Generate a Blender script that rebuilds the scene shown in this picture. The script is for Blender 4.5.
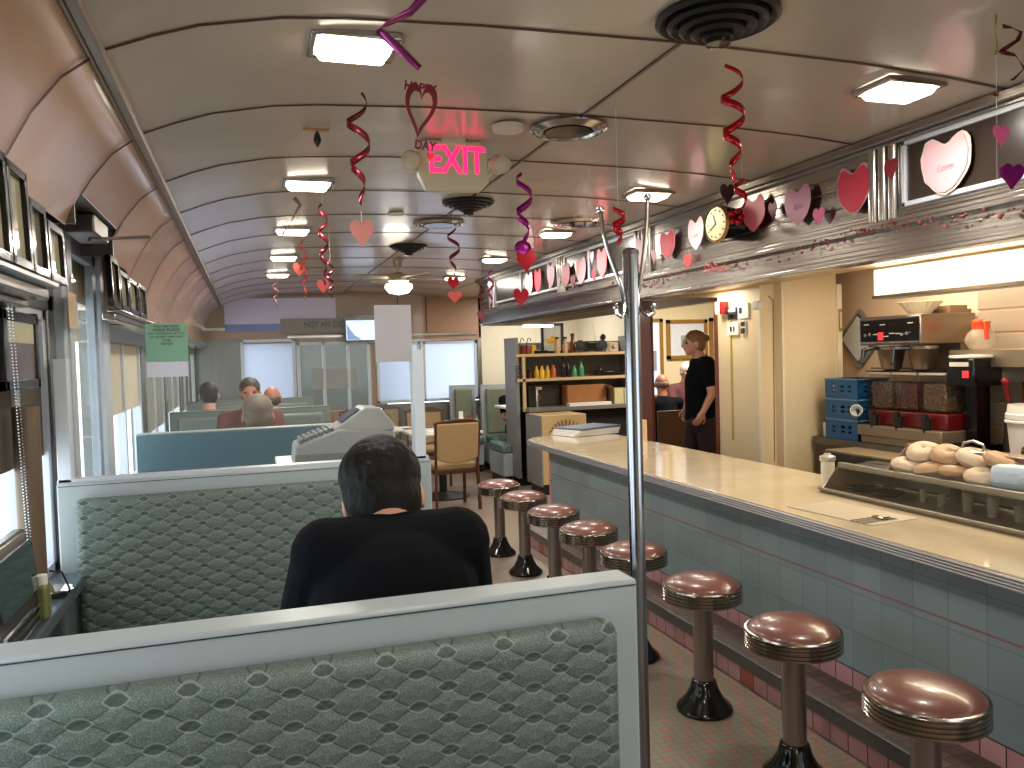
import bpy, bmesh, math, random
from mathutils import Vector, Matrix
random.seed(7)
for o in list(bpy.data.objects): bpy.data.objects.remove(o)
S = bpy.context.scene; C = S.collection
PI = math.pi; R = math.radians

# ---------------------------------------------------------------- camera
FPX = 812.0; CAM = Vector((0, 0, 1.6))
def _axes(yaw, pitch, roll):
    cy, sy, cp, sp = math.cos(yaw), math.sin(yaw), math.cos(pitch), math.sin(pitch)
    f = Vector((sy*cp, cy*cp, sp)); r = Vector((cy, -sy, 0)); u = r.cross(f)
    c, s = math.cos(roll), math.sin(roll)
    return c*r + s*u, -s*r + c*u, f
AR, AU, AF = _axes(R(17.90), R(-2.08), R(-1.684))
cd = bpy.data.cameras.new('camera'); cam = bpy.data.objects.new('camera', cd); C.objects.link(cam)
cd.sensor_width = 36; cd.lens = FPX/1024*36; cd.clip_start = .05
m = Matrix((AR, AU, -AF)).transposed().to_4x4(); m.translation = CAM; cam.matrix_world = m
S.camera = cam
def at(px, py, ax, v):
    "point of the place seen at a pixel, on the plane axis=v"
    d = AF + (px-512)/FPX*AR - (py-384)/FPX*AU
    return CAM + d*((v-CAM[ax])/d[ax])

# ---------------------------------------------------------------- light / exposure
S.view_settings.view_transform = 'Standard'; S.view_settings.look = 'None'
S.view_settings.gamma = 1; S.view_settings.use_curve_mapping = False
S.view_settings.exposure = 0.42
W = bpy.data.worlds.new('sky'); S.world = W; W.use_nodes = True
W.node_tree.nodes['Background'].inputs[0].default_value = (.84, .93, 1, 1)
W.node_tree.nodes['Background'].inputs[1].default_value = 3.0
LAMP_W = 7.0        # watts of one ceiling lamp
def area(name, loc, sx, sy, power, col, rot=(0, 0, 0)):
    d = bpy.data.lights.new(name, 'AREA'); d.shape = 'RECTANGLE'; d.size = sx; d.size_y = sy
    d.energy = power; d.color = col
    o = bpy.data.objects.new(name, d); C.objects.link(o); o.location = loc; o.rotation_euler = rot
    return o
LIGHTS = [(.31, 2.3), (2.15, 2.26), (.31, 4.12), (2.15, 4.09), (.31, 5.6), (2.15, 5.52), (.31, 7.05), (2.15, 7.06), (.31, 8.45), (2.2, 8.75)]
for k, (x, y) in enumerate(LIGHTS):
    area('ceiling_lamp_light', (x, y, 2.405), .18, .13, LAMP_W*(1.7 if y > 5 else 1), (1, .95, .85))
for y in (-.6, .8): area('ceiling_lamp_light', (.6, y, 2.4), .18, .13, LAMP_W, (1, .95, .85))
area('hood_light', (3.485, 2.9, 1.95), .13, 1.9, 14, (1, .84, .6), (0, R(55), 0))
area('hood_light', (3.60, 2.5, 1.85), .10, 2.7, 14, (1, .84, .62), (0, R(-25), 0))
area('dining_fill_light', (3.7, 10.2, 2.42), .6, .6, 26, (1, .94, .84))  # added fill lamp without a fixture, brightens the far shelf walls
area('side_room_fill_light', (4.9, 7.9, 2.5), .8, .8, 55, (1, .93, .82))  # no fixture here; power raised to brighten the side room's back wall
area('kitchen_fill_light', (3.85, 4.0, 2.13), .5, .5, 9, (1, .87, .66))  # added fill without a fixture, placed to brighten the pale end panel
for y in (3.2, 5.4, 7.4): area('header_fill_light', (3.32, y, 2.035), .25, .3, 4.5, (1, .9, .74))  # lamps added under the header to light the door-side wall

# ---------------------------------------------------------------- materials
def lin(c): return tuple(((v/255)/12.92 if v <= 10 else ((v/255+.055)/1.055)**2.4) for v in c) + (1,)
MC = {}
def M(name, rgb=(200, 200, 200), rough=.5, metal=0, noise=.08, ns=14, bump=0, stretch=None, emit=0, alpha=None, trans=0, coat=0, spec=None):
    if name in MC: return MC[name]
    m = bpy.data.materials.new(name); m.use_nodes = True; MC[name] = m
    nt = m.node_tree; b = nt.nodes['Principled BSDF']; L = nt.links
    col = lin(rgb)
    b.inputs['Roughness'].default_value = rough; b.inputs['Metallic'].default_value = metal
    if spec is not None: b.inputs['Specular IOR Level'].default_value = spec
    if coat: b.inputs['Coat Weight'].default_value = coat; b.inputs['Coat Roughness'].default_value = .08
    if emit:
        b.inputs['Emission Color'].default_value = col; b.inputs['Emission Strength'].default_value = emit
    if trans:
        b.inputs['Transmission Weight'].default_value = trans; b.inputs['IOR'].default_value = 1.02 if trans == 1 else 1.33
    if alpha is not None: b.inputs['Alpha'].default_value = alpha
    tc = nt.nodes.new('ShaderNodeTexCoord'); mp = nt.nodes.new('ShaderNodeMapping'); n = nt.nodes.new('ShaderNodeTexNoise')
    L.new(tc.outputs['Object'], mp.inputs[0]); L.new(mp.outputs[0], n.inputs['Vector'])
    n.inputs['Scale'].default_value = ns; n.inputs['Detail'].default_value = 3
    if stretch: mp.inputs['Scale'].default_value = stretch
    mx = nt.nodes.new('ShaderNodeMix'); mx.data_type = 'RGBA'
    mx.inputs[6].default_value = tuple(v*(1-noise) for v in col[:3]) + (1,)
    mx.inputs[7].default_value = tuple(min(1, v*(1+noise)) for v in col[:3]) + (1,)
    L.new(n.outputs[0], mx.inputs[0]); L.new(mx.outputs[2], b.inputs['Base Color'])
    if bump:
        bp = nt.nodes.new('ShaderNodeBump'); bp.inputs['Strength'].default_value = bump; bp.inputs['Distance'].default_value = .01
        L.new(n.outputs[0], bp.inputs['Height']); L.new(bp.outputs[0], b.inputs['Normal'])
    return m
class NX:
    "tiny expression builder over shader math nodes"
    def __init__(s, m):
        s.nt = m.node_tree; s.b = s.nt.nodes['Principled BSDF']
    def op(s, o, *a):
        n = s.nt.nodes.new('ShaderNodeMath'); n.operation = o
        for i, v in enumerate(a):
            if isinstance(v, (int, float)): n.inputs[i].default_value = v
            else: s.nt.links.new(v, n.inputs[i])
        return n.outputs[0]
    def coords(s):
        t = s.nt.nodes.new('ShaderNodeTexCoord'); x = s.nt.nodes.new('ShaderNodeSeparateXYZ')
        s.nt.links.new(t.outputs['Object'], x.inputs[0]); s.tc = t
        return x.outputs
    def mix(s, f, a, b):
        n = s.nt.nodes.new('ShaderNodeMix'); n.data_type = 'RGBA'
        if isinstance(f, (int, float)): n.inputs[0].default_value = f
        else: s.nt.links.new(f, n.inputs[0])
        for i, v in ((6, a), (7, b)):
            if isinstance(v, tuple): n.inputs[i].default_value = v
            else: s.nt.links.new(v, n.inputs[i])
        return n.outputs[2]
    def noise(s, scale, detail=3, vec=None):
        n = s.nt.nodes.new('ShaderNodeTexNoise'); n.inputs['Scale'].default_value = scale; n.inputs['Detail'].default_value = detail
        s.nt.links.new(vec or s.tc.outputs['Object'], n.inputs['Vector']); return n.outputs[0]
    def base(s, c): s.nt.links.new(c, s.b.inputs['Base Color'])
    def bump(s, h, st=.3, d=.005):
        n = s.nt.nodes.new('ShaderNodeBump'); n.inputs['Strength'].default_value = st; n.inputs['Distance'].default_value = d
        s.nt.links.new(h, n.inputs['Height']); s.nt.links.new(n.outputs[0], s.b.inputs['Normal'])
def newmat(name, rough=.5, metal=0):
    m = bpy.data.materials.new(name); m.use_nodes = True; MC[name] = m
    b = m.node_tree.nodes['Principled BSDF']; b.inputs['Roughness'].default_value = rough; b.inputs['Metallic'].default_value = metal
    return m
def fabric(name, base, dark, light):
    m = newmat(name, .55); x = NX(m); c = x.coords(); op = x.op
    u = op('DIVIDE', c[0], .094); v = op('DIVIDE', c[2], .0505)
    w = op('MULTIPLY', op('ABSOLUTE', op('SINE', op('MULTIPLY', op('ADD', u, v), PI))), .0)
    a = op('ADD', op('ADD', u, v), .5); b = op('ADD', op('SUBTRACT', u, v), .5)
    sb = op('MULTIPLY', op('SINE', op('MULTIPLY', u, 2*PI)), .10)
    a = op('ADD', a, sb); b = op('ADD', b, sb)
    def edge(t):
        f = op('FRACT', t); return op('MINIMUM', f, op('SUBTRACT', 1, f))
    line = op('LESS_THAN', op('MINIMUM', edge(a), edge(b)), .028)
    def eye(ou, ov):
        fu = op('SUBTRACT', op('FRACT', op('ADD', u, ou)), .5); fv = op('SUBTRACT', op('FRACT', op('ADD', v, ov)), .5)
        # lens: |fv| < .17 - 1.5 fu^2
        q = op('MULTIPLY', op('MULTIPLY', fu, fu), 5.0)
        return op('SUBTRACT', op('SUBTRACT', .135, q), op('ABSOLUTE', fv))
    e = op('MAXIMUM', eye(.0, .5), eye(.5, .0))
    inside = op('GREATER_THAN', e, 0); ring = op('MULTIPLY', op('GREATER_THAN', e, -.07), op('LESS_THAN', e, -.02))
    vo = x.nt.nodes.new('ShaderNodeTexVoronoi'); vo.inputs['Scale'].default_value = 420
    x.nt.links.new(x.tc.outputs['Object'], vo.inputs['Vector'])
    dots = op('LESS_THAN', vo.outputs[0], .42)
    col = x.mix(op('MULTIPLY', dots, .75), lin(base), lin(light))
    col = x.mix(line, col, lin(dark)); col = x.mix(ring, col, lin(light)); col = x.mix(inside, col, lin(dark))
    x.base(col)
    h = op('SUBTRACT', op('MINIMUM', op('MULTIPLY', op('MINIMUM', edge(a), edge(b)), 3), 1), op('MULTIPLY', inside, .6))
    x.bump(h, .5, .006)
    return m
def tiles(name, c1, grout, sx, sz, rough=.3, accent=None, axes=(1, 2), gw=.02, ox=0, oz=0, bump=.3):
    m = newmat(name, rough); x = NX(m); c = x.coords(); op = x.op
    u = op('DIVIDE', op('SUBTRACT', c[axes[0]], ox), sx); v = op('DIVIDE', op('SUBTRACT', c[axes[1]], oz), sz)
    def edge(t):
        f = op('FRACT', t); return op('MINIMUM', f, op('SUBTRACT', 1, f))
    g = op('MINIMUM', op('MULTIPLY', edge(u), sx), op('MULTIPLY', edge(v), sz))
    line = op('LESS_THAN', g, gw)
    wn = x.nt.nodes.new('ShaderNodeTexWhiteNoise'); cb = x.nt.nodes.new('ShaderNodeCombineXYZ')
    x.nt.links.new(op('FLOOR', u), cb.inputs[0]); x.nt.links.new(op('FLOOR', v), cb.inputs[1]); x.nt.links.new(cb.outputs[0], wn.inputs['Vector'])
    k = wn.outputs['Value']
    l = lin(c1)
    col = x.mix(k, tuple(q*.88 for q in l[:3])+(1,), tuple(min(1, q*1.1) for q in l[:3])+(1,))
    if accent: col = x.mix(op('LESS_THAN', k, accent[1]), col, lin(accent[0]))
    col = x.mix(line, col, lin(grout)); x.base(col)
    x.bump(op('SUBTRACT', 1, line), bump, .002)
    return m
steel = M('stainless steel', (176, 172, 168), .22, 1, .06, 3, stretch=(1, .15, 14))
steel_d = M('worn steel', (120, 114, 108), .33, 1, .14, 10)
chrome = M('chrome', (205, 205, 208), .1, 1, .02)
alum = M('aluminium frame', (196, 200, 208), .4, .25, .04)
white_lam = M('white laminate', (158, 166, 168), .38, 0, .05, 6)
fab = fabric('scallop fabric', (88, 100, 94), (66, 76, 71), (122, 136, 128))
green_v = M('green vinyl', (84, 98, 90), .45, 0, .08, 20, bump=.05)
teal_v = M('teal vinyl', (64, 94, 108), .4, 0, .06, 8)
grey_lam = M('grey green laminate', (112, 120, 116), .35, 0, .08, 4)
teal_lam = M('teal laminate', (66, 96, 110), .3, 0, .05, 5)
black = M('black paint', (20, 19, 19), .4)
blackgl = M('black glossy', (14, 13, 14), .15)
brown_v = M('brown vinyl', (116, 72, 64), .3, 0, .1, 9, coat=.3)
cream = M('cream wall paint', (226, 206, 168), .5, 0, .05, 30)
cream2 = M('pale panel', (214, 205, 184), .5, 0, .04, 20)
pinkwall = M('peach wall paint', (226, 196, 164), .55, 0, .04, 10)
tan_lam = M('tan laminate', (172, 132, 104), .3, 0, .06, 5)
wood_d = M('dark red wood', (112, 52, 26), .4, 0, .25, 6, stretch=(8, 8, .6))
wood_b = M('brown chair wood', (74, 40, 24), .35, 0, .15, 9)
wood_l = M('light oak', (196, 166, 118), .45, 0, .12, 8, stretch=(2, 2, 9))
gold = M('gold frame', (176, 134, 62), .35, .5, .1, 20)
tan_f = M('tan upholstery', (160, 132, 92), .6, 0, .1, 40)
skin = M('skin', (196, 146, 122), .5, 0, .06, 12)
skin_r = M('ruddy skin', (176, 112, 86), .5, 0, .08, 12)
hair_b = M('black hair', (12, 10, 9), .6, 0, .5, 60, bump=.6, stretch=(1, 1, .25), spec=.2)
hair_blond = M('blond hair', (128, 92, 58), .55, 0, .2, 60, bump=.4)
hair_g = M('grey hair', (112, 98, 86), .6, 0, .2, 50, bump=.4)
hair_br = M('brown hair', (58, 42, 34), .55, 0, .2, 60, bump=.4)
cloth_k = M('black cotton', (12, 13, 17), .9, 0, .2, 10, bump=.25, spec=.1)
cloth_b = M('navy cloth', (24, 30, 44), .85, 0, .15, 10)
cloth_g = M('grey cloth', (96, 100, 104), .85, 0, .1, 10)
denim = M('denim', (38, 46, 62), .85, 0, .1, 30)
eye_m = M('eye dark', (20, 14, 12), .2)
paper = M('white paper', (226, 224, 220), .7, 0, .03)
ink = M('ink', (34, 34, 38), .6)
redm = M('red foil', (176, 18, 34), .2, .55, .15, 8)
pur = M('purple foil', (150, 20, 120), .2, .6, .15, 8)
pinkp = M('light pink card', (206, 160, 166), .6, 0, .05, 30)
pinkm = M('mid pink card', (222, 92, 142), .5, 0, .05, 30)
redp = M('rose red card', (196, 44, 66), .5, 0, .1, 30)
salm = M('salmon card', (208, 98, 104), .5, 0, .1, 30)
mauve = M('dusty mauve card', (206, 142, 160), .5, 0, .1, 30)
darkred = M('dark red card', (122, 16, 32), .5, 0, .1)
lamp_m = M('lamp diffuser', (255, 240, 214), .4, emit=9)
plast_w = M('white plastic', (220, 218, 210), .4, 0, .03)
plast_g = M('grey plastic', (158, 156, 154), .45, 0, .04, 12)
def thin_glass(name, tint, haze):
    m = newmat(name, .05); nt = m.node_tree; L = nt.links
    tr = nt.nodes.new('ShaderNodeBsdfTransparent'); tr.inputs[0].default_value = tint
    gl = nt.nodes.new('ShaderNodeBsdfGlossy'); gl.inputs['Roughness'].default_value = .02
    fr = nt.nodes.new('ShaderNodeFresnel'); fr.inputs[0].default_value = 1.35; m1 = nt.nodes.new('ShaderNodeMixShader'); m2 = nt.nodes.new('ShaderNodeMixShader')
    ge = nt.nodes.new('ShaderNodeNewGeometry'); sb = nt.nodes.new('ShaderNodeMath'); sb.operation = 'SUBTRACT'; sb.inputs[0].default_value = 1; L.new(ge.outputs['Backfacing'], sb.inputs[1])
    mu = nt.nodes.new('ShaderNodeMath'); mu.operation = 'MULTIPLY'; L.new(fr.outputs[0], mu.inputs[0]); L.new(sb.outputs[0], mu.inputs[1]); L.new(mu.outputs[0], m1.inputs[0]); L.new(tr.outputs[0], m1.inputs[1]); L.new(gl.outputs[0], m1.inputs[2])
    m2.inputs[0].default_value = haze; L.new(m1.outputs[0], m2.inputs[1]); L.new(nt.nodes['Principled BSDF'].outputs[0], m2.inputs[2]); L.new(m2.outputs[0], nt.nodes['Material Output'].inputs[0])
    nt.nodes['Principled BSDF'].inputs['Base Color'].default_value = (.6, .7, .7, 1)
    return m
glass = thin_glass('clear glass', (.97, .985, .98, 1), .03)
glass2 = M('display glass', (90, 84, 72), .05, 0, 0, alpha=.12)
dark_gl = M('smoked panel', (44, 34, 28), .25, 0, .2, 3)
stone = M('marbled formica', (200, 182, 150), .16, 0, .2, 5, coat=.4)
blue_pl = M('blue crate plastic', (24, 84, 130), .4, 0, .08)
red_pl = M('red plastic', (130, 16, 20), .35)
red_dk = M('dark red casting', (92, 12, 14), .35)
orange_pl = M('orange plastic', (226, 70, 24), .3)
card_b = M('brown cardboard', (150, 96, 50), .8, 0, .06, 12)

# ---------------------------------------------------------------- mesh helpers
def basis(d):
    d = d.normalized(); a = Vector((0, 0, 1)) if abs(d.z) < .9 else Vector((1, 0, 0))
    x = a.cross(d).normalized(); return x, d.cross(x)
class B:
    def __init__(s): s.bm = bmesh.new()
    def vs(s, pts): return [s.bm.verts.new(Vector(p)) for p in pts]
    def face(s, v):
        try: return s.bm.faces.new(v)
        except ValueError: return None
    def box(s, x0, y0, z0, x1, y1, z1):
        v = s.vs([(x, y, z) for x in (x0, x1) for y in (y0, y1) for z in (z0, z1)])
        for f in ((0, 1, 3, 2), (4, 6, 7, 5), (0, 4, 5, 1), (2, 3, 7, 6), (0, 2, 6, 4), (1, 5, 7, 3)): s.face([v[i] for i in f])
        return s
    def obox(s, c, sz, rz=0, mat=None):
        m = mat or Matrix.Rotation(rz, 3, 'Z'); c = Vector(c)
        v = s.vs([c + m @ Vector((x*sz[0]/2, y*sz[1]/2, z*sz[2]/2)) for x in (-1, 1) for y in (-1, 1) for z in (-1, 1)])
        for f in ((0, 1, 3, 2), (4, 6, 7, 5), (0, 4, 5, 1), (2, 3, 7, 6), (0, 2, 6, 4), (1, 5, 7, 3)): s.face([v[i] for i in f])
        return s
    def bar(s, p0, p1, w, h, up=(0, 0, 1)):
        p0, p1 = Vector(p0), Vector(p1); d = (p1-p0).normalized(); x = d.cross(Vector(up))
        if x.length < 1e-3: x = Vector((1, 0, 0))
        x.normalize(); y = x.cross(d)
        r = []
        for p in (p0, p1): r.append(s.vs([p + x*a*w/2 + y*b*h/2 for a, b in ((-1, -1), (1, -1), (1, 1), (-1, 1))]))
        for i in range(4): s.face([r[0][i], r[0][(i+1) % 4], r[1][(i+1) % 4], r[1][i]])
        s.face(r[0][::-1]); s.face(r[1]); return s
    def cone(s, p0, p1, r0, r1, n=16, cap=True):
        p0, p1 = Vector(p0), Vector(p1); x, y = basis(p1-p0); rr = []
        for p, r in ((p0, r0), (p1, r1)): rr.append(s.vs([p + (x*math.cos(2*PI*i/n) + y*math.sin(2*PI*i/n))*max(r, 1e-4) for i in range(n)]))
        for i in range(n): s.face([rr[0][i], rr[0][(i+1) % n], rr[1][(i+1) % n], rr[1][i]])
        if cap: s.face(rr[0][::-1]); s.face(rr[1])
        return s
    def lathe(s, prof, c=(0, 0, 0), n=32, d=(0, 0, 1)):
        c = Vector(c); d = Vector(d).normalized(); x, y = basis(d); rows = []
        for r, z in prof: rows.append(s.vs([c + d*z + (x*math.cos(2*PI*i/n) + y*math.sin(2*PI*i/n))*max(r, 1e-4) for i in range(n)]))
        for a, b in zip(rows, rows[1:]):
            for i in range(n): s.face([a[i], a[(i+1) % n], b[(i+1) % n], b[i]])
        s.face(rows[0][::-1]); s.face(rows[-1]); return s
    def sph(s, c, r, n=14, mat=None):
        if isinstance(r, (int, float)): r = (r, r, r)
        c = Vector(c); m = mat or Matrix.Identity(3); rows = []
        for j in range(1, n//2+1):
            t = PI*j/(n//2+1)
            rows.append(s.vs([c + m @ Vector((r[0]*math.sin(t)*math.cos(2*PI*i/n), r[1]*math.sin(t)*math.sin(2*PI*i/n), r[2]*math.cos(t))) for i in range(n)]))
        top, bot = s.vs([c + m @ Vector((0, 0, r[2])), c + m @ Vector((0, 0, -r[2]))])
        for a, b in zip(rows, rows[1:]):
            for i in range(n): s.face([a[i], b[i], b[(i+1) % n], a[(i+1) % n]])
        for i in range(n): s.face([top, rows[0][i], rows[0][(i+1) % n]]); s.face([bot, rows[-1][(i+1) % n], rows[-1][i]])
        return s
    def cap(s, p0, p1, r0, r1, n=14):
        s.cone(p0, p1, r0, r1, n); s.sph(p0, r0, n); s.sph(p1, r1, n); return s
    def tube(s, pts, r, n=8):
        pts = [Vector(p) for p in pts]; rows = []; x = None
        for i, p in enumerate(pts):
            d = (pts[min(i+1, len(pts)-1)] - pts[max(i-1, 0)]).normalized()
            if x is None: x, y = basis(d)
            else:
                x = (x - d*x.dot(d)).normalized(); y = d.cross(x)
            rr = r[i] if isinstance(r, (list, tuple)) else r
            rows.append(s.vs([p + (x*math.cos(2*PI*k/n) + y*math.sin(2*PI*k/n))*rr for k in range(n)]))
        for a, b in zip(rows, rows[1:]):
            for k in range(n): s.face([a[k], a[(k+1) % n], b[(k+1) % n], b[k]])
        s.face(rows[0][::-1]); s.face(rows[-1]); return s
    def prism(s, poly, o, ux, uy, t):
        "flat outline (a list of 2-D points) at o, spanned by ux, uy, given a thickness"
        o, ux, uy = Vector(o), Vector(ux), Vector(uy); n = ux.cross(uy).normalized()*t
        a = s.vs([o + ux*p[0] + uy*p[1] for p in poly]); b = s.vs([o + ux*p[0] + uy*p[1] + n for p in poly])
        s.face(a[::-1]); s.face(b); k = len(poly)
        for i in range(k): s.face([a[i], a[(i+1) % k], b[(i+1) % k], b[i]])
        return s
    def ribbon(s, L, Rr):
        a = s.vs(L); b = s.vs(Rr)
        for i in range(len(a)-1): s.face([a[i], a[i+1], b[i+1], b[i]])
        return s
    def obj(s, name, mat, parent=None, world=True, bevel=0, seg=2, ang=35, mods=None, smooth=True):
        bm = s.bm; bmesh.ops.recalc_face_normals(bm, faces=bm.faces[:])
        off = Vector((0, 0, 0))
        if parent is not None:
            if world:
                q = parent
                while q: off += Vector(q.location); q = q.parent
        elif world:
            lo = Vector([min(v.co[i] for v in bm.verts) for i in range(3)]); hi = Vector([max(v.co[i] for v in bm.verts) for i in range(3)])
            off = Vector(((lo.x+hi.x)/2, (lo.y+hi.y)/2, lo.z))
        for v in bm.verts: v.co -= off
        me = bpy.data.meshes.new(name); bm.to_mesh(me); bm.free()
        if smooth:
            for p in me.polygons: p.use_smooth = True
            try: me.set_sharp_from_angle(angle=R(ang))
            except Exception: pass
        me.materials.append(mat)
        o = bpy.data.objects.new(name, me); C.objects.link(o)
        if parent is not None: o.parent = parent
        elif world: o.location = off
        if bevel:
            b = o.modifiers.new('bevel', 'BEVEL'); b.width = bevel; b.segments = seg; b.limit_method = 'ANGLE'; b.angle_limit = R(40)
        for f in (mods or []): f(o)
        return o
def thing(name, label, cat, loc=(0, 0, 0), group=None, rz=0):
    o = bpy.data.objects.new(name, None); C.objects.link(o); o.location = loc; o.rotation_euler = (0, 0, rz)
    o.empty_display_size = .1
    return tag(o, label, cat, group)
def tag(o, label, cat, group=None, kind=None):
    o['label'] = label; o['category'] = cat
    if group: o['group'] = group
    if kind: o['kind'] = kind
    return o
def struct(o): o['kind'] = 'structure'; return o
def fixed(b, name, mat, parent=None, **k):
    "part of the building: keeps world coordinates for its texture"
    o = b.obj(name, mat, parent, world=False, **k)
    return struct(o) if parent is None else o
def kids(o): return [c for c in bpy.data.objects if c.parent == o]
def dup(o, loc=None, label=None, rz=None, parent=None):
    c = o.copy(); C.objects.link(c)
    if parent is not None: c.parent = parent
    if loc is not None: c.location = loc
    if rz is not None: c.rotation_euler.z = rz
    if label: c['label'] = label
    for k in kids(o): dup(k, parent=c)
    return c
def remesh(vox, sm=4):
    def f(o):
        r = o.modifiers.new('remesh', 'REMESH'); r.mode = 'VOXEL'; r.voxel_size = vox; r.use_smooth_shade = True
        s = o.modifiers.new('smooth', 'SMOOTH'); s.iterations = sm; s.factor = .6
    return f
def text(name, body, size, o, ux, uy, mat, parent=None, ext=.0015, align='CENTER', font_x=1, shear=0, bold=.012):
    c = bpy.data.curves.new('t', 'FONT'); c.body = body; c.size = size; c.extrude = ext; c.align_x = align; c.align_y = 'CENTER'; c.shear = shear
    c.offset = size*bold
    t = bpy.data.objects.new('t', c); C.objects.link(t)
    bpy.context.view_layer.update()
    me = bpy.data.meshes.new_from_object(t.evaluated_get(bpy.context.evaluated_depsgraph_get()))
    bpy.data.objects.remove(t)
    ux, uy = Vector(ux).normalized(), Vector(uy).normalized(); n = ux.cross(uy)
    off = Vector((0, 0, 0)); q = parent
    while q: off += Vector(q.location); q = q.parent
    for v in me.vertices: v.co = Vector(o) - off + ux*v.co.x*font_x + uy*v.co.y + n*v.co.z
    me.name = name; me.materials.clear(); me.materials.append(mat)
    ob = bpy.data.objects.new(name, me); C.objects.link(ob)
    if parent is not None: ob.parent = parent
    return ob
def heart(w, h, n=28, rough=0, notch=1):
    "outline of a paper heart, w wide and h tall, centred"
    pts = []
    for i in range(n):
        t = 2*PI*i/n
        e_ = 3 if not rough else 1.3
        x = 16*math.copysign(abs(math.sin(t))**e_, math.sin(t)); y = 13*math.cos(t) - (5 if not rough else 2.6)*math.cos(2*t) - 2*math.cos(3*t) - math.cos(4*t)
        k = 1 + (random.uniform(-rough, rough) if rough else 0)
        pts.append((x/32*w*k, (y+2.5)/29*h*k))
    return pts

# ---------------------------------------------------------------- building shell
XW = -.66; YB = -1.0; YE = 11.3
prof = [(-.56, 1.83), (-.558, 1.97), (-.515, 2.085), (-.455, 2.195), (-.39, 2.278), (-.31, 2.338)]
prof2 = [(-.485, 2.145), (-.455, 2.195), (-.39, 2.278), (-.31, 2.338)]
arch = [(-.31, 2.34), (-.19, 2.388), (-.08, 2.424), (.11, 2.46), (.26, 2.474), (.63, 2.49), (1.24, 2.5), (1.85, 2.492), (2.2, 2.476), (2.52, 2.45)]
def strip(pr, y0, y1, t=.03, ny=1):
    b = B(); rows = []
    for y in (y0, y1): rows.append(b.vs([(x, y, z) for x, z in pr])); rows.append(b.vs([(x-.0, y, z+t) for x, z in pr]))
    a, a2, c, c2 = rows
    for i in range(len(pr)-1):
        b.face([a[i], a[i+1], c[i+1], c[i]]); b.face([a2[i], c2[i], c2[i+1], a2[i+1]])
    b.face([a[0], c[0], c2[0], a2[0]]); b.face([a[-1], a2[-1], c2[-1], c[-1]])
    return b
def panel_mat(name, rgb, dark, y0=2.13, sp=.735):
    m = newmat(name, .24); x = NX(m); c = x.coords(); op = x.op
    n1 = x.noise(3, 4); n2 = x.noise(260, 2)
    l = lin(rgb)
    col = x.mix(n1, tuple(v*.86 for v in l[:3])+(1,), tuple(v*1.12 for v in l[:3])+(1,))
    col = x.mix(op('MULTIPLY', n2, .35), col, tuple(v*.6 for v in l[:3])+(1,))
    x.base(col); x.bump(n1, .12, .02)
    x.b.inputs['Coat Weight'].default_value = .15
    return m
ceil_m = panel_mat('ceiling laminate', (184, 168, 150), None)
curve_m = panel_mat('pinkish curved laminate', (186, 144, 110), None)
ribm = M('panel joint brown', (84, 56, 44), .35, .3, .05)
fixed(strip(arch, YB, YE), 'ceiling', ceil_m, ang=60)
fixed(strip(prof, YB, 2.5), 'wall_left', curve_m, ang=60); fixed(strip([(-.53, 2.045)]+prof[2:], 2.5, 2.86), 'wall_left', curve_m, ang=60); fixed(strip(prof2, 2.86, 3.6), 'wall_left', curve_m, ang=60); fixed(strip([(-.53, 2.045)]+prof[2:], 3.6, 4.24), 'wall_left', curve_m, ang=60); fixed(strip(prof, 4.24, YE), 'wall_left', curve_m, ang=60)
ribY = [2.13+.735*k for k in range(-4, 13)]
def tubey(pr, y, r):
    b = B(); return b
b = B()
for y in ribY:
    pts = [(x+.003, z-.003) for x, z in (prof[1:] if not 2.8 < y < 3.0 else prof2[:1]+prof2)] + [(x, z-.002) for x, z in arch]
    for dy in (-.0045, .0045):
        rows = b.vs([(x, y+dy-.0022, z) for x, z in pts]); r2 = b.vs([(x, y+dy+.0022, z) for x, z in pts])
        r3 = b.vs([(x, y+dy, z-.0025) for x, z in pts])
        for i in range(len(pts)-1):
            b.face([rows[i], rows[i+1], r3[i+1], r3[i]]); b.face([r3[i], r3[i+1], r2[i+1], r2[i]])
fixed(b, 'trim_1', ribm, ang=80)
b = B().box(-.318, YB, 2.318, -.292, YE, 2.346); b.bar((-.325, YB, 2.326), (-.325, YE, 2.326), .012, .012)
fixed(b, 'trim_2', M('ceiling seam trim', (140, 124, 108), .3, .4), bevel=.004)
b = B(); b.box(1.234, YB, 2.494, 1.246, YE, 2.503); fixed(b, 'trim_3', ribm)
# floor of small mosaic tiles
fm = newmat('mosaic floor', .4); x = NX(fm); c = x.coords(); op = x.op
def cell(sz):
    u = op('DIVIDE', c[0], sz); v = op('DIVIDE', c[1], sz); return u, v
u, v = cell(.038)
def edge(t):
    f = op('FRACT', t); return op('MINIMUM', f, op('SUBTRACT', 1, f))
gr = op('LESS_THAN', op('MINIMUM', edge(u), edge(v)), .05)
fu, fv = op('FLOOR', u), op('FLOOR', v)
pk = op('LESS_THAN', op('MODULO', op('ADD', op('MULTIPLY', fu, 3), op('ADD', fv, 400)), 5), .5)
pk2 = op('LESS_THAN', op('MODULO', op('ADD', op('MULTIPLY', fu, 1), op('ADD', op('MULTIPLY', fv, 2), 800)), 5), .5)
n1 = x.noise(2.2, 4); n2 = x.noise(40, 3)
col = x.mix(n2, lin((112, 104, 90)), lin((150, 140, 122)))
col = x.mix(op('MULTIPLY', op('MULTIPLY', pk, pk2), .9), col, lin((186, 112, 92)))
col = x.mix(op('MULTIPLY', pk2, .55), col, lin((150, 104, 88)))
col = x.mix(op('MULTIPLY', gr, .45), col, lin((60, 54, 46)))
col = x.mix(op('MULTIPLY', n1, .4), col, lin((118, 108, 94)))
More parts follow.
